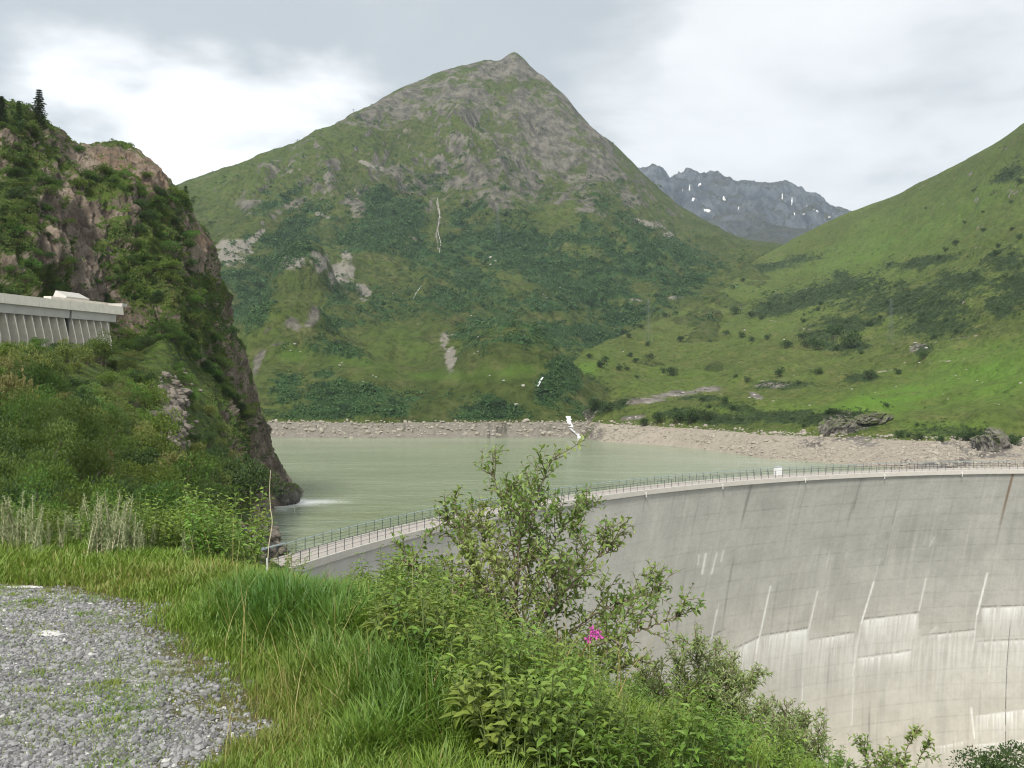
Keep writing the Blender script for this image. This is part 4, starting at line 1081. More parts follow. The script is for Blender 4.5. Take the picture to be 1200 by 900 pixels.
# bushes one can name by their place in the picture: (x, base row, width px, prototype, label)
solo = [(272, 590, 78, bush_proto('broad dark evergreen bush leaning over the rocks near the end of the dam', 'bush', M['shrub_dark'], 4200, .085, 15, 1.05, 1.0, name='bush')),
        (155, 566, 52, bush_proto('very dark rounded bush beside a broken tree stump on the left bank', 'bush', M['shrub_dark'], 3000, .09, 11, 1.3, .9, name='bush')),
        (118, 428, 46, bush_proto('rounded green bush hiding the lower right end of the avalanche gallery', 'bush', M['shrub'], 2600, .085, 11, 1.2, .9, name='bush')),
        (82, 428, 44, bush_proto('yellow-green airy bush before the middle fins of the avalanche gallery', 'bush', M['shrub_pale'], 2400, .085, 10, 1.2, .9, name='bush')),
        (0, 432, 50, bush_proto('green bush at the picture edge before the nearest gallery fins', 'bush', M['shrub'], 2600, .085, 11, 1.2, .9, name='bush'))]
placed = []
for x, y, w_, o in solo:
    P = CS.hit(x, y, .6)
    put(o, P-np.array((0, 0, .1)), w_*P[1]/F/1.7, used); placed.append((x, y, w_*.6))
nb_n = 0
cand = R.random((6000, 2))*np.array([390, 300])+np.array([-70, 405])
for x, y in cand:
    if nb_n >= 165: break
    if x > 300 or (x > 262 and y > 600) or y > 690-.0*x: continue
    if x > 215 and y < 470: continue
    P = CS.hit(x, y, .25)
    if P is None or P[1] < 15 or P[1] > 158: continue
    j = int(np.clip(np.searchsorted(CS.xs, x), 0, len(CS.xs)-1))
    wpx = np.clip(R.uniform(1.5, 3.0)*F/P[1], 20, 100)
    if blob(x, y-wpx*.3, 205, 478, 16, 34, -20) > .25 or blob(x, y, 212, 530, 10, 22, -25) > .3 or blob(x, y, 185, 425, 26, 22) > .5: continue
    if x < 150 and y < 440 and wpx > 30: wpx = 26
    if any(abs(x-a)+abs(y-b)*1.3 < (wpx*.5+c_)*.42 for a, b, c_ in placed): continue
    placed.append((x, y, wpx*.5)); nb_n += 1
    pr = near if P[1] < 42 else mid_
    put(pr[R.integers(len(pr))], P-np.array((0, 0, .12)), wpx*P[1]/F/1.7, used, sz=R.uniform(.8, 1.5) if y > 440 else .8)
placed = []; nc = 0
xg, yg = px(CS.V)
for x, y in R.random((9000, 2))*np.array([350, 460])+np.array([-50, 110]):
    if nc >= 235: break
    P = CS.hit(x, y, 4.05)
    if P is None: continue
    j = int(np.clip(np.searchsorted(CS.xs, x), 0, len(CS.xs)-1)); kk = int(np.argmin(np.abs(yg[:, j]-y)+1000*(CS.t < 4)))
    green = max(blob(x, y, *b_) for b_ in [(20,240,32,80,0),(172,300,30,55,20),(130,218,28,16,0),(175,262,18,24,0),(112,130,10,8,0),(60,325,18,16,0),(200,345,30,24,0),(165,345,36,12,0),(210,235,12,12,30),(225,390,22,26,0),(190,400,30,26,0),(240,430,18,28,0),(250,455,16,30,0),(270,500,13,26,0),(284,545,10,20,0),(255,480,18,24,0),(30,145,26,14,0),(90,180,14,8,0),(265,540,20,20,0)])
    if R.random() > green*1.1-.05: continue
    wpx = R.uniform(11, 26)
    if any(abs(x-a)+abs(y-b) < (wpx*.5+c_)*.46 for a, b, c_ in placed): continue
    placed.append((x, y, wpx*.5)); nc += 1
    put(cliffb[R.integers(len(cliffb))], P-np.array((0, 0, .25)), wpx*P[1]/F/1.7, used, sz=R.uniform(.6, .95))
for o in near+mid_+cliffb:
    if o.name not in used:
        for ch in list(o.children): bpy.data.objects.remove(ch)
        bpy.data.objects.remove(o)
# undergrowth between them
M['under'] = leaf_mat('undergrowth_leaves', (.040, .085, .016), (.115, .195, .032), (.13, .13, .045), .28, .65, .12)
wt = (CS_rock < .4)*(CS.t[:, None] > .35)*(1-np.maximum(blob(xg, yg, 207, 478, 12, 30, -22), blob(xg, yg, 212, 528, 8, 18)))*np.where(CS.t[:, None] > 4.2, .7, .65)
P, iy, ix = scatter(CS, 9500, wt)
sc = np.clip(R.uniform(4, 9, len(P))*P[:, 1]/F*.5, .05, .9)
V, f = tile([clump(14, .5, .9) for _ in range(4)], P-np.array((0, 0, .05)), sc)
tag(mesh_np('undergrowth', V, f, M['under']), 'weeds and low growth covering the bank and ledges on the left', 'undergrowth', kind='stuff')
# hillside bushes
LH, GH = 'small dark green bush in the grass of the right hillside', 'bushes dotted over the right hillside'
hb = [bush_proto(LH, 'bush', M['shrub_dark'], 420, .2, 7, .95, .9, name='hillside_bush', group=GH) for _ in range(3)]
hl = [(863,368,15),(880,372,12),(892,374,10),(823,378,9),(835,380,9),(797,400,11),(704,432,14),(708,424,10),(737,418,9),(744,425,9),(761,420,10),(725,434,9),(734,434,7),(776,437,9),(788,440,14),(746,443,7),(824,470,9),(847,473,13),(830,478,8),(858,480,9),(772,495,18),(790,497,22),(808,496,24),(826,492,18),(755,500,14),
      (770,488,10),(942,407,14),(960,410,22),(974,398,26),(1000,407,30),(920,408,16),(940,398,12),(1050,438,10),(1018,444,20),(915,441,14),(958,439,12),(874,447,9),(1152,272,8),(1170,290,8),(1185,270,7),(1196,215,10),(1150,250,5),(1140,225,6),(1185,238,6),(1195,280,9),(1085,245,4),(1130,262,6),
      (1120,288,10),(1165,300,12),(1075,525,14),(1130,524,22),(1145,520,20),(1190,530,20),(1100,520,12),(1052,522,14),(700,478,20),(694,470,18),(684,462,20),(712,482,18),(672,472,22),(662,462,18),(1185,300,9),(1083,420,12),(900,398,9),(868,396,12),(880,400,9),(850,392,8),(760,405,8),(812,352,8),(645,455,16),(655,448,16),(640,440,14),(675,440,12),(690,420,10),(870,330,7),(780,372,9),(752,385,8),(735,395,8)]
pc, _, _ = scatter(HS, 80, np.clip(HS_scrub, 0, 1)**1.5*(HS.V[..., 1] < 1000)+.006)
cxp, cyp = px(pc); hl += [(a_, b_+2, R.uniform(4, 10)) for a_, b_ in zip(cxp, cyp)]
for x, y, w_ in hl:
    P = HS.hit(x, y, 2.0)
    if P is None: continue
    put(hb[R.integers(3)], P-np.array((0, 0, .2)), w_*P[1]/F/1.7, used)

# conifers on the cliff top
M['needle'] = leaf_mat('spruce_needles', (.012, .028, .012), (.030, .055, .020), None, .1, .7)
M['larch'] = leaf_mat('larch_needles', (.035, .075, .020), (.070, .120, .030), None, .2, .7)
def conifer(h, mat, label, tiers=16, droop=.25):
    root = empty('conifer'); tag(root, label, 'conifer')
    V, f = tube([(0, 0, -.4), (0, 0, h*.5), (0, 0, h)], [h*.022, h*.014, .012], 6); mesh_np('trunk', V, f, M['bark'], parent=root)
    Pn, Dn = [], []
    for k in range(tiers):
        u = (k+.6)/tiers; z = h*(.08+.90*u); L = h*.24*(1-u)**.8*R.uniform(.75, 1.15)+.08
        for a in np.linspace(0, 6.28, 8, endpoint=False)+R.uniform(0, 1):
            l = L*R.uniform(.6, 1.1); d = np.array((math.cos(a), math.sin(a), -droop+.35*u))
            q_ = np.linspace(.1, 1, 7)[:, None]
            for sgn in (-1, 1, 0):
                Pn.append(np.array((0, 0, z))+d*l*q_); Dn.append(unit(d+np.array((-d[1], d[0], 0))*sgn*.9+np.array((0, 0, -.25)))*np.ones((7, 1)))
    Pn = np.concatenate(Pn); Dn = np.concatenate(Dn)
    V, f = leaves2(Pn, Dn+.25*rdir(len(Dn)), rdir(len(Dn), 1), h*.055*R.uniform(.7, 1.3, len(Dn)), h*.022); mesh_np('crown', V, f, mat, parent=root)
    return root
for x, yb, yt, mt, lb in [(45, 148, 104, 'needle', 'lone dark spruce standing up at the top of the left cliff'), (3, 146, 112, 'needle', 'dark conifer at the picture edge on top of the left cliff'),
                          (23, 148, 118, 'larch', 'paler bushy conifer next to the lone spruce on the cliff top'), (212, 243, 217, 'larch', 'small slim larch on the cliff edge against the far mountainside')]:
    P = CS.hit(x, yb, 4.5)
    if P is None:
        j = int(np.searchsorted(CS.xs, x)); P = CS.V[np.argmin(px(CS.V[:, j])[1]), j].copy()
    o = conifer((yb-yt)*P[1]/F, M[mt], lb); o.location = [float(v) for v in P]

# tree stumps on the bank
M['stump'] = plain('weathered_wood', (.20, .13, .075), .9, .35, 3)
for x, y, hp, lb in [(129, 562, 36, 'broken brown tree stump with pale base on the left bank'), (111, 600, 22, 'short reddish rotten stump among weeds on the left bank')]:
    P = CS.hit(x, y, .6); s = P[1]/F
    n = 9; a = np.linspace(0, 2*np.pi, n, endpoint=False); V = []
    for k, z in enumerate((-.2, .1, .5, .85, 1.0)):
        r = (5.0, 4.3, 3.6, 3.2, 2.6)[k]*s
        for q_ in a: V.append((r*math.cos(q_)*(1+.2*math.sin(3*q_+k)), r*math.sin(q_), (z+(.16*math.sin(2*q_)+R.uniform(-.12, .12) if k == 4 else 0))*hp*s))
    i = np.arange(5*n).reshape(5, n); j = np.roll(i, -1, 1)
    V.append((0, 0, hp*s*.75)); V = np.array(V)
    o = mesh_np('stump', V, [np.stack([i[4], j[4], np.full(n, 5*n)], -1), np.stack([i[:-1], j[:-1], j[1:], i[1:]], -1).reshape(-1, 4)], M['stump'])
    o.location = [float(v) for v in P]; tag(o, lb, 'stump')

# ------------------------------------------------------------------ boulders, outcrops, paths, streams, masts on the slopes
M['boulder'] = plain('boulder_stone', (.33, .32, .29), .9, .25, .8)
LBo, GBo = 'pale boulder lying in the grass of the right hillside', 'boulders on the right hillside'
bo = []
for k in range(4):
    V, f = rock_mesh(2, .35); o = mesh_np('boulder', V, f, M['boulder']); tag(o, LBo, 'boulder', GBo); bo.append(o)
bpx = [(998,456,4),(1049,453,3),(1170,474,2.5),(948,475,3),(860,489,2),(1110,468,3),(1195,449,4),(1077,425,4),(1120,440,3),(1145,446,2.5),(1150,448,3),(1132,433,3),(905,470,3),(1085,408,5),(1072,402,6),(1066,406,4),(800,460,4),(790,464,4),(884,463,6),(878,466,4),(738,490,5),(745,489,4),(770,486,4),(730,412,3),(755,425,2),(872,387,4),(865,425,2),
       (640,445,3),(1105,462,2),(982,480,2),(846,470,2),(815,449,2),(1025,460,2),(918,398,3),(945,338,3),(1060,425,3),(1185,455,2),(930,440,2),(700,445,2),(690,452,2),(868,362,4),(815,355,3),(780,345,2)]
for k, (x, y, w_) in enumerate(bpx):
    P = HS.hit(x, y, 2.0)
    if P is not None: put(bo[k % 4], P, w_*P[1]/F*.38, used)
LM, GM = 'pale boulder on the lower meadows of the main mountain', 'boulders on the main mountain'
for k, (x, y, w_) in enumerate([(340,411,4),(352,412,3),(400,425,3),(398,428,4),(345,403,4),(372,428,2),(560,412,4),(573,440,3),(590,446,5),(612,452,6),(640,349,4),(604,474,7),(440,442,4),(437,440,3),(555,414,3),(520,405,3),(525,412,4),(575,302,6),(580,306,5),(574,310,5),(612,388,3),(560,395,3),(587,360,3),(552,370,3),(425,447,3),(490,380,3),(655,337,4),(636,345,4),(460,344,4),(452,298,3),(362,246,3),(345,312,3)]):
    P = MS.hit(x, y, 2.0)
    if P is not None: put(bo[k % 4], P, w_*P[1]/F*.36, used, label=LM, group=GM)

m, nt = new_mat('outcrop_rock'); p = nt.pos()
oc = nt.mix(nt.ramp(nt.noise(nt.mapping(p, (1, 1, .6)), .6, 7, .7), .36, .64), (.075, .07, .062), (.21, .195, .175))
gz = nt.node('ShaderNodeSeparateXYZ'); nt.l.new(nt.node('ShaderNodeNewGeometry').outputs['Normal'], gz.inputs[0])
oc = nt.mix(nt.ramp(nt.math('ADD', gz.outputs[2], nt.math('MULTIPLY', nt.noise(p, .5, 4), .5)), .85, 1.05), oc, (.085, .11, .03))
finish(nt, oc, .95, normal=nt.bump(nt.noise(p, 1.2, 6, .7), .5), spec=.1); M['outcrop'] = m
for x, y, w_, h_, gr_, lb in [(982, 506, 34, 22, .5, 'dark grey rock outcrop with a cracked face above the drained shore'), (1022, 492, 36, 10, .9, 'low grassy rock ledge beside the cracked outcrop on the right shore'),
                         (1164, 526, 32, 24, .6, 'blocky grey outcrop above the shore at the right end of the lake'), (326, 588, 36, 30, .0, 'dark rock tip of the cliff standing in the lake beside white foam')]:
    sh_ = CS if x < 400 else HS
    P = sh_.hit(x, y, .5 if x > 400 else 4.0)
    if P is None: continue
    s = P[1]/F; V, f = ico(5 if x > 400 else 4)
    o_ = R.uniform(-30, 30, 3)
    V = np.sign(V)*np.abs(V)**(.55 if gr_ else .85)
    V = V*(1+.38*fbm(V*np.array([1.7, 1.7, .8])+o_, 5, .5, ridged=True)[:, None]*np.array([1, 1, .35])+.14*fbm(V*np.array([6, 6, 2.5])+o_, 4)[:, None])
    V[:, 0] += .35*V[:, 2]*(1 if x < 1100 else -.4); V[:, 2] *= 1-.35*np.clip(V[:, 1], -1, 1)*gr_
    V = V*np.array([w_*.45*s, w_*.55*s, h_*.50*s])
    o = mesh_np('rock_outcrop', V, f, M['outcrop'], smooth=False); o.location = [float(v) for v in P+np.array((0, w_*.30*s, h_*.12*s))]
    tag(o, lb, 'outcrop')

def drape(name, sh, pts, wid, mat, lift=.15, tmin=2.0, jit=0.0, wob=0.0, kind='structure'):
    """a ribbon laid on the terrain along a line of picture points"""
    P = []
    for (x0, y0), (x1, y1) in zip(pts[:-1], pts[1:]):
        n = max(2, int(np.hypot(x1-x0, y1-y0)/1.2))
        for u in np.linspace(0, 1, n, endpoint=False):
            q_ = sh.hit(x0+(x1-x0)*u+R.normal()*wob, y0+(y1-y0)*u, tmin)
            if q_ is not None: P.append(q_)
    P = np.array(P)
    for _ in range(3): P[1:-1] = (P[:-2]+2*P[1:-1]+P[2:])/4
    tg = np.gradient(P, axis=0); tg[:, 2] = 0; tg = unit(tg); sd = np.stack([tg[:, 1], -tg[:, 0], tg[:, 2]*0], -1)
    wv = wid*(1+jit*R.normal(size=(len(P), 2, 1))); up_ = np.array((0, 0, lift))
    V = np.concatenate([P+sd*wv[:, 0]/2+up_, P-sd*wv[:, 1]/2+up_]); n = len(P); a = np.arange(n-1)
    o = mesh_np(name, V, np.stack([a, a+1, a+1+n, a+n], -1), mat, smooth=True); o['kind'] = kind
    return o
M['thin_water'] = plain('thin_stream', (.30, .30, .27), .5, .2, .3)
M['white_water'] = plain('white_water', (.50, .52, .53), .4, .35, 1.2)
drape('stream', MS, [(665,489),(667,497),(668,503)], 1.7, M['white_water'], .5, .3, .25, .12)
drape('stream', MS, [(668,503),(675,509),(679,514),(681,519)], 1.8, M['white_water'], .5, .3, .3, .25)
drape('stream', MS, [(636,444),(632,450),(629,456)], .9, M['white_water'], .8, 2.0, .3, .1)
drape('stream', MS, [(512,232),(515,250),(512,270),(516,285),(513,300)], .55, M['thin_water'], .5, 3.0, .5, .3)
drape('stream', MS, [(493,336),(486,346),(484,352)], .6, M['thin_water'], .5, 3.0, .5, .3)

M['steel'] = plain('lattice_steel', (.17, .20, .18), .6, .1, 2, metal=.3)
def pylon(P, h, label):
    root = empty('pylon', P, .6); tag(root, label, 'pylon')
    w0, w1, th = h*.07, h*.012, h*.0013
    parts = []
    cs = [(-1,-1),(1,-1),(1,1),(-1,1)]
    at = lambda c_, u: np.array((c_[0]*(w0+(w1-w0)*u**.8), c_[1]*(w0+(w1-w0)*u**.8), h*u))
    for c_ in cs:
        parts.append(bar(at(c_, 0)-np.array((0, 0, 1)), at(c_, .5), th*1.6, th*1.6)); parts.append(bar(at(c_, .5), at(c_, 1), th*1.4, th*1.4))
    us = np.linspace(0, 1, 10)
    for a, b in zip(us[:-1], us[1:]):
        for i_ in range(4):
            parts.append(bar(at(cs[i_], a), at(cs[(i_+1) % 4], b), th, th)); parts.append(bar(at(cs[(i_+1) % 4], a), at(cs[i_], b), th, th))
    V, f = join(parts); mesh_np('tower', V, f, M['steel'], parent=root)
    for u, L in ((.78, .17), (.88, .13), (.97, .09)):
        z = h*u; pr = []
        for sg in (-1, 1):
            pr += [bar((0, 0, z), (sg*h*L, 0, z), th*1.3, th*1.3), bar((0, 0, z+h*.035), (sg*h*L, 0, z), th, th), bar((sg*h*L, 0, z), (sg*h*L, 0, z-h*.035), th*1.2, th*1.2)]
        V, f = join(pr); mesh_np('crossarm', V, f, M['steel'], parent=root)
for sh_, x, yb, yt, lb in [(HS, 759, 402, 350, 'grey lattice power pylon on the left shoulder of the right hillside above the gorge'), (HS, 1043, 402, 350, 'grey lattice power pylon beside the scrub bands on the right hillside'),
                           (MS, 583, 284, 238, 'faint lattice power pylon far up in the scrub of the main mountain')]:
    P = sh_.hit(x, yb, 2.0); pylon([float(v) for v in P], (yb-yt)*P[1]/F, lb)
P = MS.V[int(np.argmin(np.abs(MS.t-8.0))), int(np.searchsorted(MS.xs, 413))]
mast = empty('summit_mast', [float(v) for v in P]); tag(mast, 'tiny thin mast with short crossbar on the left skyline ridge of the mountain', 'mast')
V, f = tube([(0, 0, -1), (0, 0, 9)], .28, 6); mesh_np('pole', V, f, M['steel'], parent=mast)
V, f = bar((-2, 0, 7.6), (2, 0, 7.6), .35, .35); mesh_np('crossbar', V, f, M['steel'], parent=mast)

# ------------------------------------------------------------------ foreground: gravel stones
M['stone'] = None
m, nt = new_mat('gravel_stone'); isl = nt.island()
c1 = nt.mix(nt.ramp(isl, .05, .85), (.10, .102, .106), (.265, .268, .272)); c1 = nt.mix(nt.ramp(isl, .965, .985), c1, (.48, .48, .46))
c1 = nt.mix(nt.math('MULTIPLY', nt.noise(nt.pos(), 60, 3), .35), c1, (.16, .15, .14)); finish(nt, c1, .85, spec=.3); M['stone'] = m
n = 165000
Y = 3.7+(8.5-3.7)*R.random(n)**1.35; X = R.uniform(-1, 1, n)*0+(-.52*Y-.15)+R.random(n)*(.52*Y+.15-.6)
gi = gravel_in(X, Y); pn = fbm(np.stack([X, Y, X*0], -1)/.8+20, 4); keep = (gi > R.uniform(-.42, .30, n)) & (R.random(n) < 1-.85*sstep(pn, .0, .35)*sstep(gi, 2.2, .2));  X, Y, gi = X[keep], Y[keep], gi[keep]
sc = np.clip(np.exp(R.normal(-5.22, .5, (len(X), 1))), .0028, .022)*R.uniform(.75, 1.25, (len(X), 3))
V, f = tile(rocks0, np.stack([X, Y, ground_z(X, Y)+sc[:, 2]*.25], -1), sc)
tag(mesh_np('gravel', V, f, m), 'grey and white crushed gravel of the parking place', 'gravel', kind='stuff')
M['slab'] = plain('pale_stone', (.46, .455, .44), .85, .1, 20)
for x, y, w_, lb in [(26, 689.5, .16, 'flat white stone near the far edge of the gravel'), (56, 744, .17, 'flat pale stone slab lying in the middle of the gravel')]:
    d = EYE*F/(y-YH); V, f = rock_mesh(3, .30, .18); V = V*np.array([w_*.8, w_*.30, w_*.35]); o = mesh_np('flat_stone', V, f, M['slab']); o.location = ((x-600)/F*d, d, .008); tag(o, lb, 'stone')

# ------------------------------------------------------------------ foreground: grass
m, nt = new_mat('grass_blade'); isl = nt.island(); r, g, b, a = nt.attr('tone')
c1 = nt.mix(isl, (.075, .165, .014), (.23, .37, .055)); c1 = nt.mix(r, c1, (.20, .23, .05)); c1 = nt.mix(g, c1, (.36, .29, .12)); c1 = nt.mix(b, c1, (.055, .15, .028))
finish(nt, c1, .5, spec=.35, transl=(.35, nt.mix(.5, c1, (.22, .33, .03)))); M['grass'] = m
def blades(X, Y, Hh, Wd, lean, tone, lx=.0, ly=0.0, zoff=0.0):
    n = len(X); Z = ground_z(X, Y)-.01+zoff
    a = R.uniform(0, 2*np.pi, n); dx = np.cos(a)*lean+lx; dy = np.sin(a)*lean+ly
    l = np.hypot(dx, dy)+1e-6; sx_, sy_ = -dy/l, dx/l
    tw = R.normal(0, .5, n); sx_, sy_ = sx_*np.cos(tw)-sy_*np.sin(tw), sx_*np.sin(tw)+sy_*np.cos(tw)
    rows_ = []
    for u, wu in ((0, .7), (.3, 1), (.6, .8), (.85, .45)):
        bx = X+dx*Hh*u**2; by = Y+dy*Hh*u**2; bz = Z+Hh*(u-.32*np.minimum(l, 1.5)*u**2.2)
        for sg in (-1, 1): rows_.append(np.stack([bx+sg*sx_*Wd*wu/2, by+sg*sy_*Wd*wu/2, bz], -1))
    u = 1.0; rows_.append(np.stack([X+dx*Hh, Y+dy*Hh, Z+Hh*(1-.32*np.minimum(l, 1.5))], -1))
    V = np.stack(rows_, 1).reshape(-1, 3); k = 9*np.arange(n)[:, None]
    q_ = np.concatenate([k+np.array([[0,1,3,2]]), k+np.array([[2,3,5,4]]), k+np.array([[4,5,7,6]])]); t_ = k+np.array([[6,7,8]])
    return V, [t_, q_], np.repeat(tone, 9, axis=0)
n = 330000
Y = 3.6+(11.6-3.6)*R.random(n)**1.25; X = R.uniform(-.56, .40, n)*Y+R.normal(0, .05, n)
gi = gravel_in(X, Y); ed = edge_dist(X, Y); PP = np.stack([X, Y, X*0], -1)
nz = fbm(PP/.42, 3); nz2 = fbm(PP/1.3+5, 3); dg = -gi
xp = 600+F*X/Y; yp0 = YH+F*EYE/Y
lush = np.maximum.reduce([blob(xp, yp0, 330, 745, 110, 34, 12), blob(xp, yp0, 470, 860, 80, 60)*.8, blob(xp, yp0, 400, 800, 60, 40)*.6])
short = np.maximum(blob(xp, yp0, 300, 850, 90, 50), blob(xp, yp0, 120, 690, 160, 14))
tuft = (nz+.6*nz2 > .0+.20*np.clip(gi, 0, 2))
keep = ((gi < -.02) | ((gi > 0) & tuft & (R.random(n) < .6))) & (ed < 2.2)
keep &= R.random(n) > .6*sstep(xp, 430, 600)*sstep(ed, -1.0, -.2)+.3*sstep(xp, 560, 700)*sstep(ed, .0, .5)
keep &= R.random(n) < np.clip(.10+1.4*sstep(dg, -.05, 1.0), 0, 1)*np.where(ed > .7, .45, 1)
hh = (.03+.05*sstep(dg, .1, .6)+.16*sstep(dg, .45, 1.3)*(1-.75*short)*(1-.45*sstep(yp0, 740, 690))+np.where(yp0 < 775, .17, .22)*lush)*(1+.5*nz)*R.uniform(.6, 1.25, n)
hh *= 1-.6*sstep(xp, 520, 700)
hh = np.where(gi > 0, .028*R.uniform(.6, 1.5, n), hh)
tone = np.stack([np.clip(.25+.9*short*(nz+.4)+.3*nz2, 0, .8), ((R.random(n) < .05+.22*short*(nz2 > 0)+.10*(dg < .35)))*R.uniform(.4, 1, n), np.clip(lush*1.1+.3*nz-.15, 0, .9), np.ones(n)], -1)
k = keep
V, f, tn = blades(X[k], Y[k], hh[k], np.clip(.0032+.0085*hh[k]/.3*R.uniform(.4, 1.3, k.sum()), .0028, .012)*np.clip(Y[k]/6, .8, 1.5), (.25+.45*R.random(k.sum()))*np.where(lush[k] > .3, 1.15, 1), tone[k], lx=.22*lush[k]+.06, ly=-.05)
tag(mesh_np('grass', V, f, m, smooth=True, cols={'tone': tn}), 'green grass between the gravel and the edge of the slope', 'grass', kind='stuff')
# small tufts and weeds creeping into the gravel
cx_, cy_t = [], []
for _ in range(1500):
    Yq = R.uniform(4.2, 8.2); Xq = R.uniform(-.55, -.18)*Yq; g_ = float(gravel_in(np.array([Xq]), np.array([Yq]))[0])
    if g_ > .05 and R.random() < math.exp(-g_*1.1)*.9 and len(cx_) < 170: cx_.append(Xq); cy_t.append(Yq)
cx_, cy_t = np.array(cx_), np.array(cy_t); nt_ = R.integers(25, 150, len(cx_)); rt_ = np.repeat(R.uniform(.03, .15, len(cx_)), nt_)
a_ = R.uniform(0, 6.28, nt_.sum()); q_ = rt_*np.sqrt(R.random(nt_.sum())); X = np.repeat(cx_, nt_)+np.cos(a_)*q_*1.5; Y = np.repeat(cy_t, nt_)+np.sin(a_)*q_
tn_ = np.stack([np.repeat(R.uniform(0, .8, len(cx_)), nt_), np.repeat(R.uniform(0, .5, len(cx_))**2, nt_)+.15*R.random(len(X)), np.repeat(R.uniform(0, .5, len(cx_)), nt_), np.ones(len(X))], -1)
V, f, tn = blades(X, Y, R.uniform(.012, .042, len(X))*np.repeat(R.uniform(.7, 1.5, len(cx_)), nt_), R.uniform(.003, .007, len(X)), R.uniform(.3, 1.2, len(X)), tn_)
tag(mesh_np('gravel_weeds', V, f, m, smooth=True, cols={'tone': tn}), 'small green and brownish weeds creeping over the gravel', 'weeds', kind='stuff')
# dry straw stems leaning over the grass
n = 420
Y = R.uniform(4.2, 8.6, n); X = R.uniform(-.30, .12, n)*Y; ok = (gravel_in(X, Y) < -.4) & (edge_dist(X, Y) < .6); X, Y = X[ok], Y[ok]; n = len(X)
V, f, tn = blades(X, Y, R.uniform(.30, .62, n), np.full(n, .0035), R.uniform(.2, .8, n), np.tile([[.2, .9, 0, 1]], (n, 1)), lx=.2)
tag(mesh_np('dry_grass_stems', V, f, m, smooth=True, cols={'tone': tn}), 'thin dry straw stems leaning out of the green grass', 'grass stems', kind='stuff')

# ------------------------------------------------------------------ foreground: leafy weeds
M['weed'] = leaf_mat('weed_leaves', (.065, .140, .020), (.175, .300, .050), (.16, .215, .045), .3, .5, 1.2, objvar=.22)
M['weed_pale'] = leaf_mat('silver_weed_leaves', (.17, .225, .10), (.33, .38, .22), (.20, .25, .10), .25, .7, 1.0, objvar=.12)
M['stem'] = plain('green_stem', (.10, .14, .04), .7, .3, 8)
M['stem_red'] = plain('reddish_stem', (.16, .075, .04), .7, .3, 8)
M['straw'] = plain('straw_stem', (.50, .45, .31), .8, .15, 8)
M['petal'] = leaf_mat('magenta_petals', (.50, .05, .36), (.68, .14, .52), None, .3, .6)
def weed(h, nst, L, wr, nodes, spread=.25, petiole=.3):
    lv, st = [], []
    for _ in range(nst):
        a = R.uniform(0, 6.28); tip = np.array((math.cos(a)*spread*R.uniform(.2, 1)*h*1.6, math.sin(a)*spread*R.uniform(.2, 1)*h*1.6, h*R.uniform(.65, 1.08)))
        b0 = np.array((R.normal()*.04, R.normal()*.04, -.05)); md = b0*.5+tip*.5+np.array((0, 0, h*.10))
        Pl = pchip(np.arange(3), np.array([b0, md, tip]), np.linspace(0, 2, nodes+3))
        st.append(tube(Pl, np.linspace(.0045, .0018, len(Pl)), 4, False))
        ph = R.uniform(0, 6.28)
        for k in range(2, len(Pl)):
            u = k/(len(Pl)-1); sz = L*(1.1-.65*abs(u-.55)*1.4)*R.uniform(.75, 1.2)
            for q_ in (0, math.pi):
                aa_ = ph+k*1.57+q_+R.normal()*.3; d = np.array((math.cos(aa_), math.sin(aa_), R.uniform(-.15, .55)))
                p0 = Pl[k]+d*sz*petiole*.4
                lv.append((p0, d, np.array((-.35*d[0], -.35*d[1], 1.0))+R.normal(size=3)*.22, sz, sz*wr))
    P, D, Nn, Ls, Ws = (np.array([l[i_] for l in lv]) for i_ in range(5))
    return leaves(P, D, Nn, Ls, Ws, .28, .3), join(st)
def plant(name, label, cat, group, mat, stem, *a, **k):
    lf, st = weed(*a, **k)
    o = tag(empty(name), label, cat, group); mesh_np('foliage', lf[0], lf[1], mat, parent=o); mesh_np('stems', st[0], st[1], stem, parent=o); return o
LW, GW = 'leafy green weed in the tangle along the edge of the grassy slope', 'leafy weeds along the slope edge'
wd = [plant('weed', LW, 'weed', GW, M['weed'], M['stem'], .62, 6, .085, .55, 8, group=None) if False else plant('weed', LW, 'weed', GW, M['weed'], M['stem'], .62, 7, .062, .55, 9),
      plant('weed', LW, 'weed', GW, M['weed'], M['stem'], .72, 8, .075, .40, 11), plant('weed', LW, 'weed', GW, M['weed'], M['stem'], .55, 8, .052, .6, 10), plant('weed', LW, 'weed', GW, M['weed'], M['stem'], .50, 8, .095, .24, 9),
      plant('weed', LW, 'weed', GW, M['weed'], M['stem'], .40, 9, .055, .7, 7, spread=.4)]
nw = 0; placedw = []
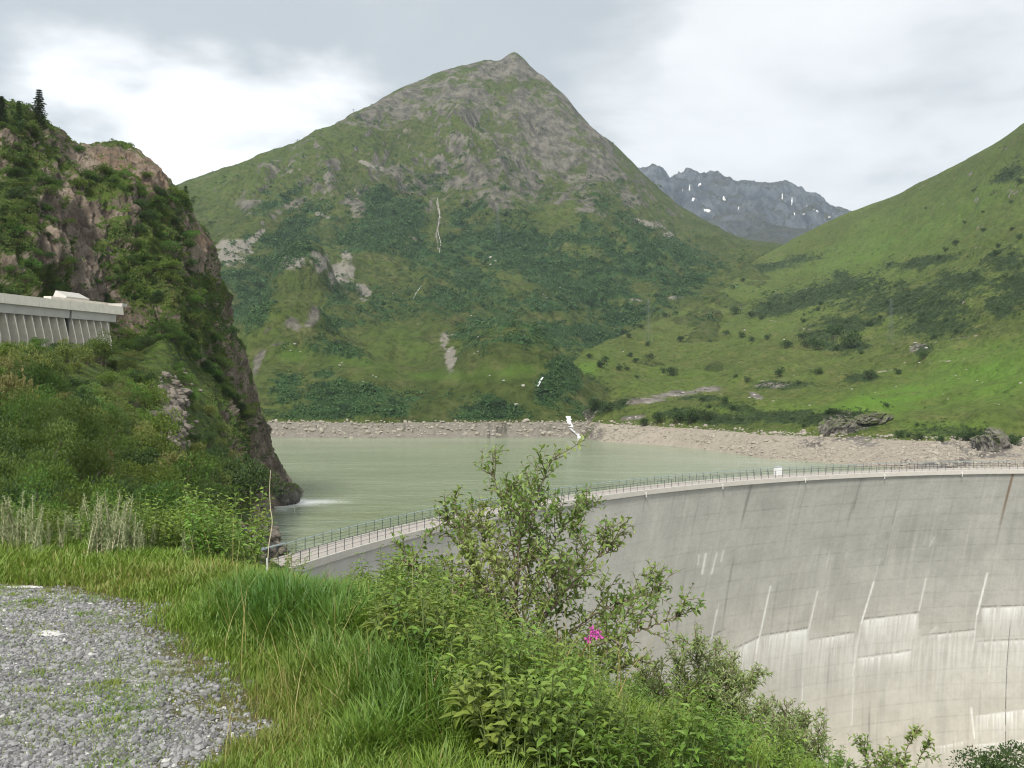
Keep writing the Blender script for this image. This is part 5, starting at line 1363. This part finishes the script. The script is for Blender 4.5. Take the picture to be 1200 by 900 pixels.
for _ in range(9000):
    if nw >= 300: break
    Yq = R.uniform(3.9, 9.6); Xq = R.uniform(-.27, .34)*Yq
    e = float(edge_dist(np.array([Xq]), np.array([Yq]))[0]); a = Xq/Yq
    lo = np.interp(a, [-.3, -.18, -.12, .0, .1, .3], [-.35, -.15, -.45, -1.2, -1.45, -1.3])
    if e < lo or e > 1.9: continue
    if a > .16 and e > 1.2: continue
    xq = 600+F*a; top_y = np.interp(xq, [250, 320, 380, 440, 520, 600, 680, 760, 840, 960, 1000], [672, 694, 694, 652, 662, 712, 762, 802, 820, 868, 895])
    hmax = EYE-(top_y-YH)/F*Yq-float(ground_z(np.array([Xq]), np.array([Yq]))[0])
    s = min(R.uniform(.75, 1.35), hmax/.66*R.uniform(.75, 1.0))
    if s < .3: continue
    if any(abs(Xq-p)+abs(Yq-q_) < .16 for p, q_ in placedw): continue
    placedw.append((Xq, Yq)); nw += 1
    put(wd[R.integers(len(wd))], (Xq, Yq, float(ground_z(np.array([Xq]), np.array([Yq]))[0])), s, used)
# pale feathery mugwort and mixed herbs along the far edge on the left
def spike(h, nst):
    lv, st = [], []
    for _ in range(nst):
        a = R.uniform(0, 6.28); tip = np.array((math.cos(a)*.18*h, math.sin(a)*.18*h, h*R.uniform(.6, 1.1))); b0 = np.array((R.normal()*.06, R.normal()*.06, -.03))
        Pl = pchip(np.arange(3), np.array([b0, b0*.5+tip*.5+np.array((0, 0, .05)), tip]), np.linspace(0, 2, 26)); st.append(tube(Pl, np.linspace(.004, .0015, 26), 4, False))
        for k in range(4, 26):
            for _q in range(5):
                aa_ = R.uniform(0, 6.28); d = np.array((math.cos(aa_), math.sin(aa_), R.uniform(.4, 1.5))); lv.append((Pl[k], d, R.normal(size=3), R.uniform(.03, .075)*(1.25-k/30), .009))
    P, D, Nn, Ls, Ws = (np.array([l[i_] for l in lv]) for i_ in range(5))
    return leaves2(P, D, Nn, Ls, Ws, .2), join(st)
LS, GS = 'pale silvery feathery mugwort plant at the far edge of the plateau', 'silvery mugwort plants behind the gravel'
mw = []
for _ in range(4):
    lf, st = spike(.62, 6); o = tag(empty('mugwort'), LS, 'herb', GS); mesh_np('foliage', lf[0], lf[1], M['weed_pale'], parent=o); mesh_np('stems', st[0], st[1], M['straw'], parent=o); mw.append(o)
for k in range(64):
    xq = R.uniform(-70, 160) if k < 50 else R.uniform(150, 290); dq = R.uniform(8.9, 10.2); Xq = (xq-600)/F*dq
    put(mw[k % 4], (Xq, dq, float(ground_z(np.array([Xq]), np.array([dq]))[0])), R.uniform(.5, .9)*(1 if k < 50 else .7), used)
LG, GG = 'bushy green herb among the mixed growth at the far plateau edge', 'herbs at the far plateau edge'
hb2 = [plant('herb', LG, 'herb', GG, M['weed'], M['stem'], .60, 8, .06, .38, 10), plant('herb', LG, 'herb', GG, M['weed'], M['stem'], .62, 8, .062, .5, 11), plant('herb', LG, 'herb', GG, M['weed'], M['stem'], .45, 9, .05, .6, 7, spread=.4)]
for k in range(90):
    xq = R.uniform(-60, 345); dq = np.interp(xq, [-60, 200, 345], [10.2, 9.6, 8.6])+R.uniform(-.5, 1.3); Xq = (xq-600)/F*dq
    if xq > 296 and xq < 330: continue
    s = R.uniform(.6, 1.15)*(1.15 if 170 < xq < 300 else .8)
    put(hb2[k % 3], (Xq, dq, float(ground_z(np.array([Xq]), np.array([dq]))[0])), s, used)

# ------------------------------------------------------------------ foreground: willow shrub and its neighbours
M['willow'] = leaf_mat('willow_leaves', (.075, .150, .028), (.22, .31, .08), (.25, .31, .09), .32, .45, 1.5, spec=.4)
M['willow_fine'] = leaf_mat('fine_willow_leaves', (.14, .21, .055), (.30, .37, .16), (.25, .31, .09), .3, .5, 1.0, spec=.35)
M['twig'] = plain('willow_bark', (.15, .115, .085), .8, .3, 12)
def woody(name, label, cat, arms, mat, n_twig, twig_len, L, wr, gap, r0=.016, up=.25, droop=.0, leaf_up=.2, t_from=.25):
    st, lv = [], []
    base = arms[0][0]
    for A in arms:
        A = np.array(A)-base; Pl = pchip(np.arange(len(A)), A, np.linspace(0, len(A)-1, 8*len(A)))
        ln = np.linalg.norm(np.diff(Pl, axis=0), axis=1).sum(); Pl[1:-1] += R.normal(size=(len(Pl)-2, 3))*.006
        st.append(tube(Pl, np.linspace(r0*min(1, .45+ln*.35), .0025, len(Pl)), 5, False))
        twigs = [(Pl[int(len(Pl)*.6):], .6)]
        for _ in range(int(n_twig*ln)):
            u = R.uniform(t_from, 1)**.8; k = min(int(u*(len(Pl)-1)), len(Pl)-2); ax_ = unit(Pl[k+1]-Pl[k])
            d = unit(ax_*.7+rdir(1)[0]*.9+np.array((0, 0, up))); l = twig_len*R.uniform(.45, 1.2)*(1.25-.7*u)
            q_ = np.linspace(0, 1, 6)[:, None]; tw = Pl[k]+d*l*q_+np.array((0, 0, up*.35-droop))*l*q_**2+R.normal(size=3)*.05*l*q_**2
            st.append(tube(tw, np.linspace(.004, .0016, 6), 4, False)); twigs.append((tw, 0))
            if l > twig_len*.5:
                for _q in range(3):
                    k2 = R.integers(2, 5); d2 = unit(d+rdir(1)[0]*.9); t2 = tw[k2]+d2*l*.5*q_; st.append(tube(t2, np.linspace(.0026, .0013, 6), 3, False)); twigs.append((t2, 0))
        for tw, f0 in twigs:
            l = np.linalg.norm(np.diff(tw, axis=0), axis=1).sum(); n = max(3, int(l/gap)); us = np.linspace(.18, 1, n); ph = R.uniform(0, 6)
            pos_ = pchip(np.arange(len(tw)), tw, us*(len(tw)-1)); ax_ = unit(tw[-1]-tw[0])
            for k in range(n):
                aa_ = ph+k*2.4; s1 = unit(np.cross(ax_, (0.3, .2, 1))); s2 = np.cross(ax_, s1)
                d = unit(s1*math.cos(aa_)+s2*math.sin(aa_)+ax_*R.uniform(.2, .8)+np.array((0, 0, leaf_up))+R.normal(size=3)*.35)
                sz = L*R.uniform(.6, 1.15)*(1.05-.35*us[k]**3)
                lv.append((pos_[k], d, np.array((0, 0, 1))+R.normal(size=3)*.55, sz, sz*wr))
    P, D, Nn, Ls, Ws = (np.array([l[i_] for l in lv]) for i_ in range(5))
    root = empty(name, base); tag(root, label, cat)
    V, f = join(st); mesh_np('branches', V, f, M['twig'], parent=root)
    V, f = leaves(P, D, Nn, Ls, Ws, .22, .22); mesh_np('foliage', V, f, mat, parent=root)
    return root
dW = 7.2
def wa(*p): return [pt(x, y, d) for x, y, d in p]
b_ = (612, 835, 7.2)
arms = [wa(b_, (613, 745, 7.2), (617, 680, 7.15), (622, 620, 7.1), (632, 575, 7.1), (652, 530, 7.05)),
        wa(b_, (606, 735, 7.15), (603, 660, 7.25), (592, 600, 7.3), (572, 545, 7.3)),
        wa(b_, (616, 720, 7.2), (640, 655, 7.4), (662, 615, 7.5), (690, 590, 7.5)),
        wa(b_, (625, 755, 7.1), (665, 690, 7.0), (705, 650, 6.9), (728, 640, 6.9)),
        wa(b_, (635, 775, 7.2), (690, 725, 7.2), (745, 700, 7.2), (785, 690, 7.2)),
        wa(b_, (640, 790, 7.0), (700, 755, 6.8), (760, 735, 6.75), (800, 722, 6.7)),
        wa(b_, (598, 750, 7.3), (570, 690, 7.4), (540, 630, 7.5), (512, 598, 7.5)),
        wa(b_, (590, 770, 7.0), (550, 715, 6.9), (512, 680, 6.9), (480, 660, 6.9)),
        wa(b_, (580, 775, 7.4), (530, 715, 7.6), (490, 660, 7.7), (468, 640, 7.7)),
        wa(b_, (622, 740, 7.5), (655, 700, 7.6), (672, 660, 7.7)),
        wa(b_, (600, 730, 7.5), (575, 660, 7.6), (560, 610, 7.6)),
        wa(b_, (585, 765, 6.8), (555, 740, 6.6), (530, 715, 6.6)),
        wa(b_, (640, 770, 7.5), (690, 745, 7.7), (730, 705, 7.8)),
        wa(b_, (610, 745, 6.9), (640, 700, 6.8), (660, 640, 6.8))]
arms += [wa(b_, (600, 790, 7.3), (540, 745, 7.5), (500, 725, 7.6)), wa(b_, (600, 780, 6.9), (570, 720, 6.7), (560, 665, 6.7)), wa(b_, (640, 800, 7.4), (690, 770, 7.6), (735, 760, 7.7)), wa(b_, (650, 805, 6.9), (700, 790, 6.7), (745, 775, 6.6)),
         wa(b_, (605, 720, 7.0), (608, 650, 6.9), (610, 600, 6.9)), wa(b_, (630, 740, 7.3), (668, 680, 7.4), (690, 640, 7.4)), wa(b_, (590, 740, 7.1), (560, 670, 7.1), (540, 610, 7.2))]
woody('willow_shrub', 'tall open willow sapling rising from the slope edge in front of the dam wall', 'shrub', arms, M['willow'], 15, .33, .056, .48, .027, r0=.010, up=.3)
def fan(bx, by, d, tops):
    b = (bx, by, d); return [wa(b, (bx+(x-bx)*.35+R.normal()*4, by+(y-by)*.5, d+(dd-d)*.5), (x, y, dd)) for x, y, dd in tops]
woody('willow_shrub', 'pale fine-leaved willow bush lower right of the tall sapling against the dam wall', 'shrub', fan(850, 960, 7.6, [(735,800,7.3),(750,790,7.5),(745,830,7.0),(770,790,7.8),(790,765,7.6),(815,752,7.4),(838,750,7.8),(862,765,7.5),(880,790,7.9),(760,810,7.3),(825,800,7.2),(800,840,7.1),(860,825,7.2),(890,830,7.6),(775,860,7.0),(845,860,7.0)]), M['willow_fine'], 40, .27, .050, .28, .014, r0=.008)
woody('willow_shrub', 'small round willow bush at the bottom edge next to the pale fine-leaved one', 'shrub', fan(925, 985, 7.2, [(895,828,7.3),(922,822,7.4),(948,838,7.2),(968,862,7.0),(870,860,6.9),(905,850,7.0),(935,858,6.9),(915,880,6.9),(940,895,6.9)]), M['willow_fine'], 40, .22, .048, .28, .014, r0=.008)
woody('willow_shrub', 'sparse twiggy bush showing its top at the bottom edge before the dam foot', 'shrub', fan(1040, 1010, 9.0, [(985,885,9.0),(1010,870,9.0),(1042,865,9.1),(1068,855,9.0),(1088,870,8.9),(1060,890,8.8),(1025,895,8.8)]), M['willow'], 14, .24, .058, .44, .018, r0=.010)
o = bush_proto('dense dark green treetop at the bottom right corner below the dam', 'bush', M['shrub_dark'], 5200, .07, 16, 1.1, 1.0, name='bush')
P = pt(1192, 960, 13); o.location = [float(v) for v in P]; o.scale = (.75, .75, .62)
# fireweed
def fireweed(base, tip, L, label, nf):
    root = empty('fireweed', base); base = np.array(base); tag(root, label, 'flower')
    tip = np.array(tip)-base; Pl = pchip(np.arange(3), np.array([(0, 0, 0), tip*.5+np.array((0, 0, .03)), tip]), np.linspace(0, 2, 20))
    V, f = tube(Pl, np.linspace(.005, .002, 20), 5); mesh_np('stem', V, f, M['stem_red'], parent=root)
    k = np.repeat(np.arange(3, 17), 2); n = len(k); d = rdir(n, .2)
    V, f = leaves(Pl[k], d, np.array((0, 0, 1))+.4*R.normal(size=(n, 3)), R.uniform(.05, .08, n), .013, .1, .3); mesh_np('leaves', V, f, M['weed'], parent=root)
    for _ in range(nf):
        c_ = tip+R.normal(size=3)*L*np.array((.8, .5, .6)); n = 5; d = rdir(n, 0)
        V, f = leaves(np.repeat(c_[None], n, 0), d, rdir(n), R.uniform(.014, .022, n), .013, .1, .1); mesh_np('petals', V, f, M['petal'], parent=root)
fireweed(pt(640, 850, 5.7), pt(695, 745, 5.5), .026, 'bright magenta fireweed flower head in front of the tall willow sapling', 18)
fireweed(pt(850, 930, 5.0), pt(833, 868, 4.9), .012, 'tiny magenta flower near the bottom edge among weeds', 7)
# pale stake with its thin bent cane, a rusty dead twig
st = empty('stake', pt(314, 690, 8.4)); sl_ = np.array(st.location); tag(st, 'thin white stake with a long bent pale cane tied to it at the slope edge', 'stake')
V, f = tube(np.array([pt(314, 692, 8.4), pt(313, 654, 8.4)])-sl_, .0085, 6); mesh_np('post', V, f, M['slab'], parent=st)
V, f = tube(pchip(np.arange(6), np.array([pt(313.5, 660, 8.42), pt(315, 640, 8.42), pt(319, 612, 8.42), pt(317, 595, 8.42), pt(316, 575, 8.42), pt(317, 551, 8.42)]), np.linspace(0, 5, 40))-sl_, np.linspace(.0042, .0022, 40), 5); mesh_np('cane', V, f, M['straw'], parent=st)
M['rust_leaf'] = leaf_mat('rusty_dead_leaves', (.17, .06, .03), (.28, .11, .05), None, .2, .7)
rt = empty('dead_twig', pt(545, 760, 6.6)); rl = np.array(rt.location); tag(rt, 'twig with rusty red dead leaves left of the tall willow sapling', 'twig')
Pl = pchip(np.arange(3), np.array([pt(545, 760, 6.6), pt(540, 720, 6.6), pt(543, 685, 6.6)])-rl, np.linspace(0, 2, 14)); V, f = tube(Pl, np.linspace(.004, .002, 14), 5); mesh_np('stem', V, f, M['stem_red'], parent=rt)
n = 26; k = R.integers(7, 14, n); V, f = leaves(Pl[k], rdir(n, -.2), rdir(n, .6), R.uniform(.025, .05, n), .016, .3, .5); mesh_np('dead_leaves', V, f, M['rust_leaf'], parent=rt)

for o in bo+hb+wd+mw+hb2:
    if o.name not in used:
        for ch in list(o.children): bpy.data.objects.remove(ch)
        bpy.data.objects.remove(o)

# ------------------------------------------------------------------ the air between here and the mountains
HAZE = 0.00007
bm_V, bm_f = box((-1900, -70, -140), (3100, 5100, 900))
m, nt = new_mat('haze_air'); vo = nt.node('ShaderNodeVolumePrincipled'); out = nt.node('ShaderNodeOutputMaterial')
vo.inputs['Color'].default_value = (.72, .86, 1.0, 1); vo.inputs['Density'].default_value = HAZE; vo.inputs['Anisotropy'].default_value = .1
nt.l.new(vo.outputs[0], out.inputs['Volume'])
hz = mesh_np('haze', bm_V, bm_f, m); tag(hz, 'thin bluish haze filling the valley air', 'haze', kind='stuff')
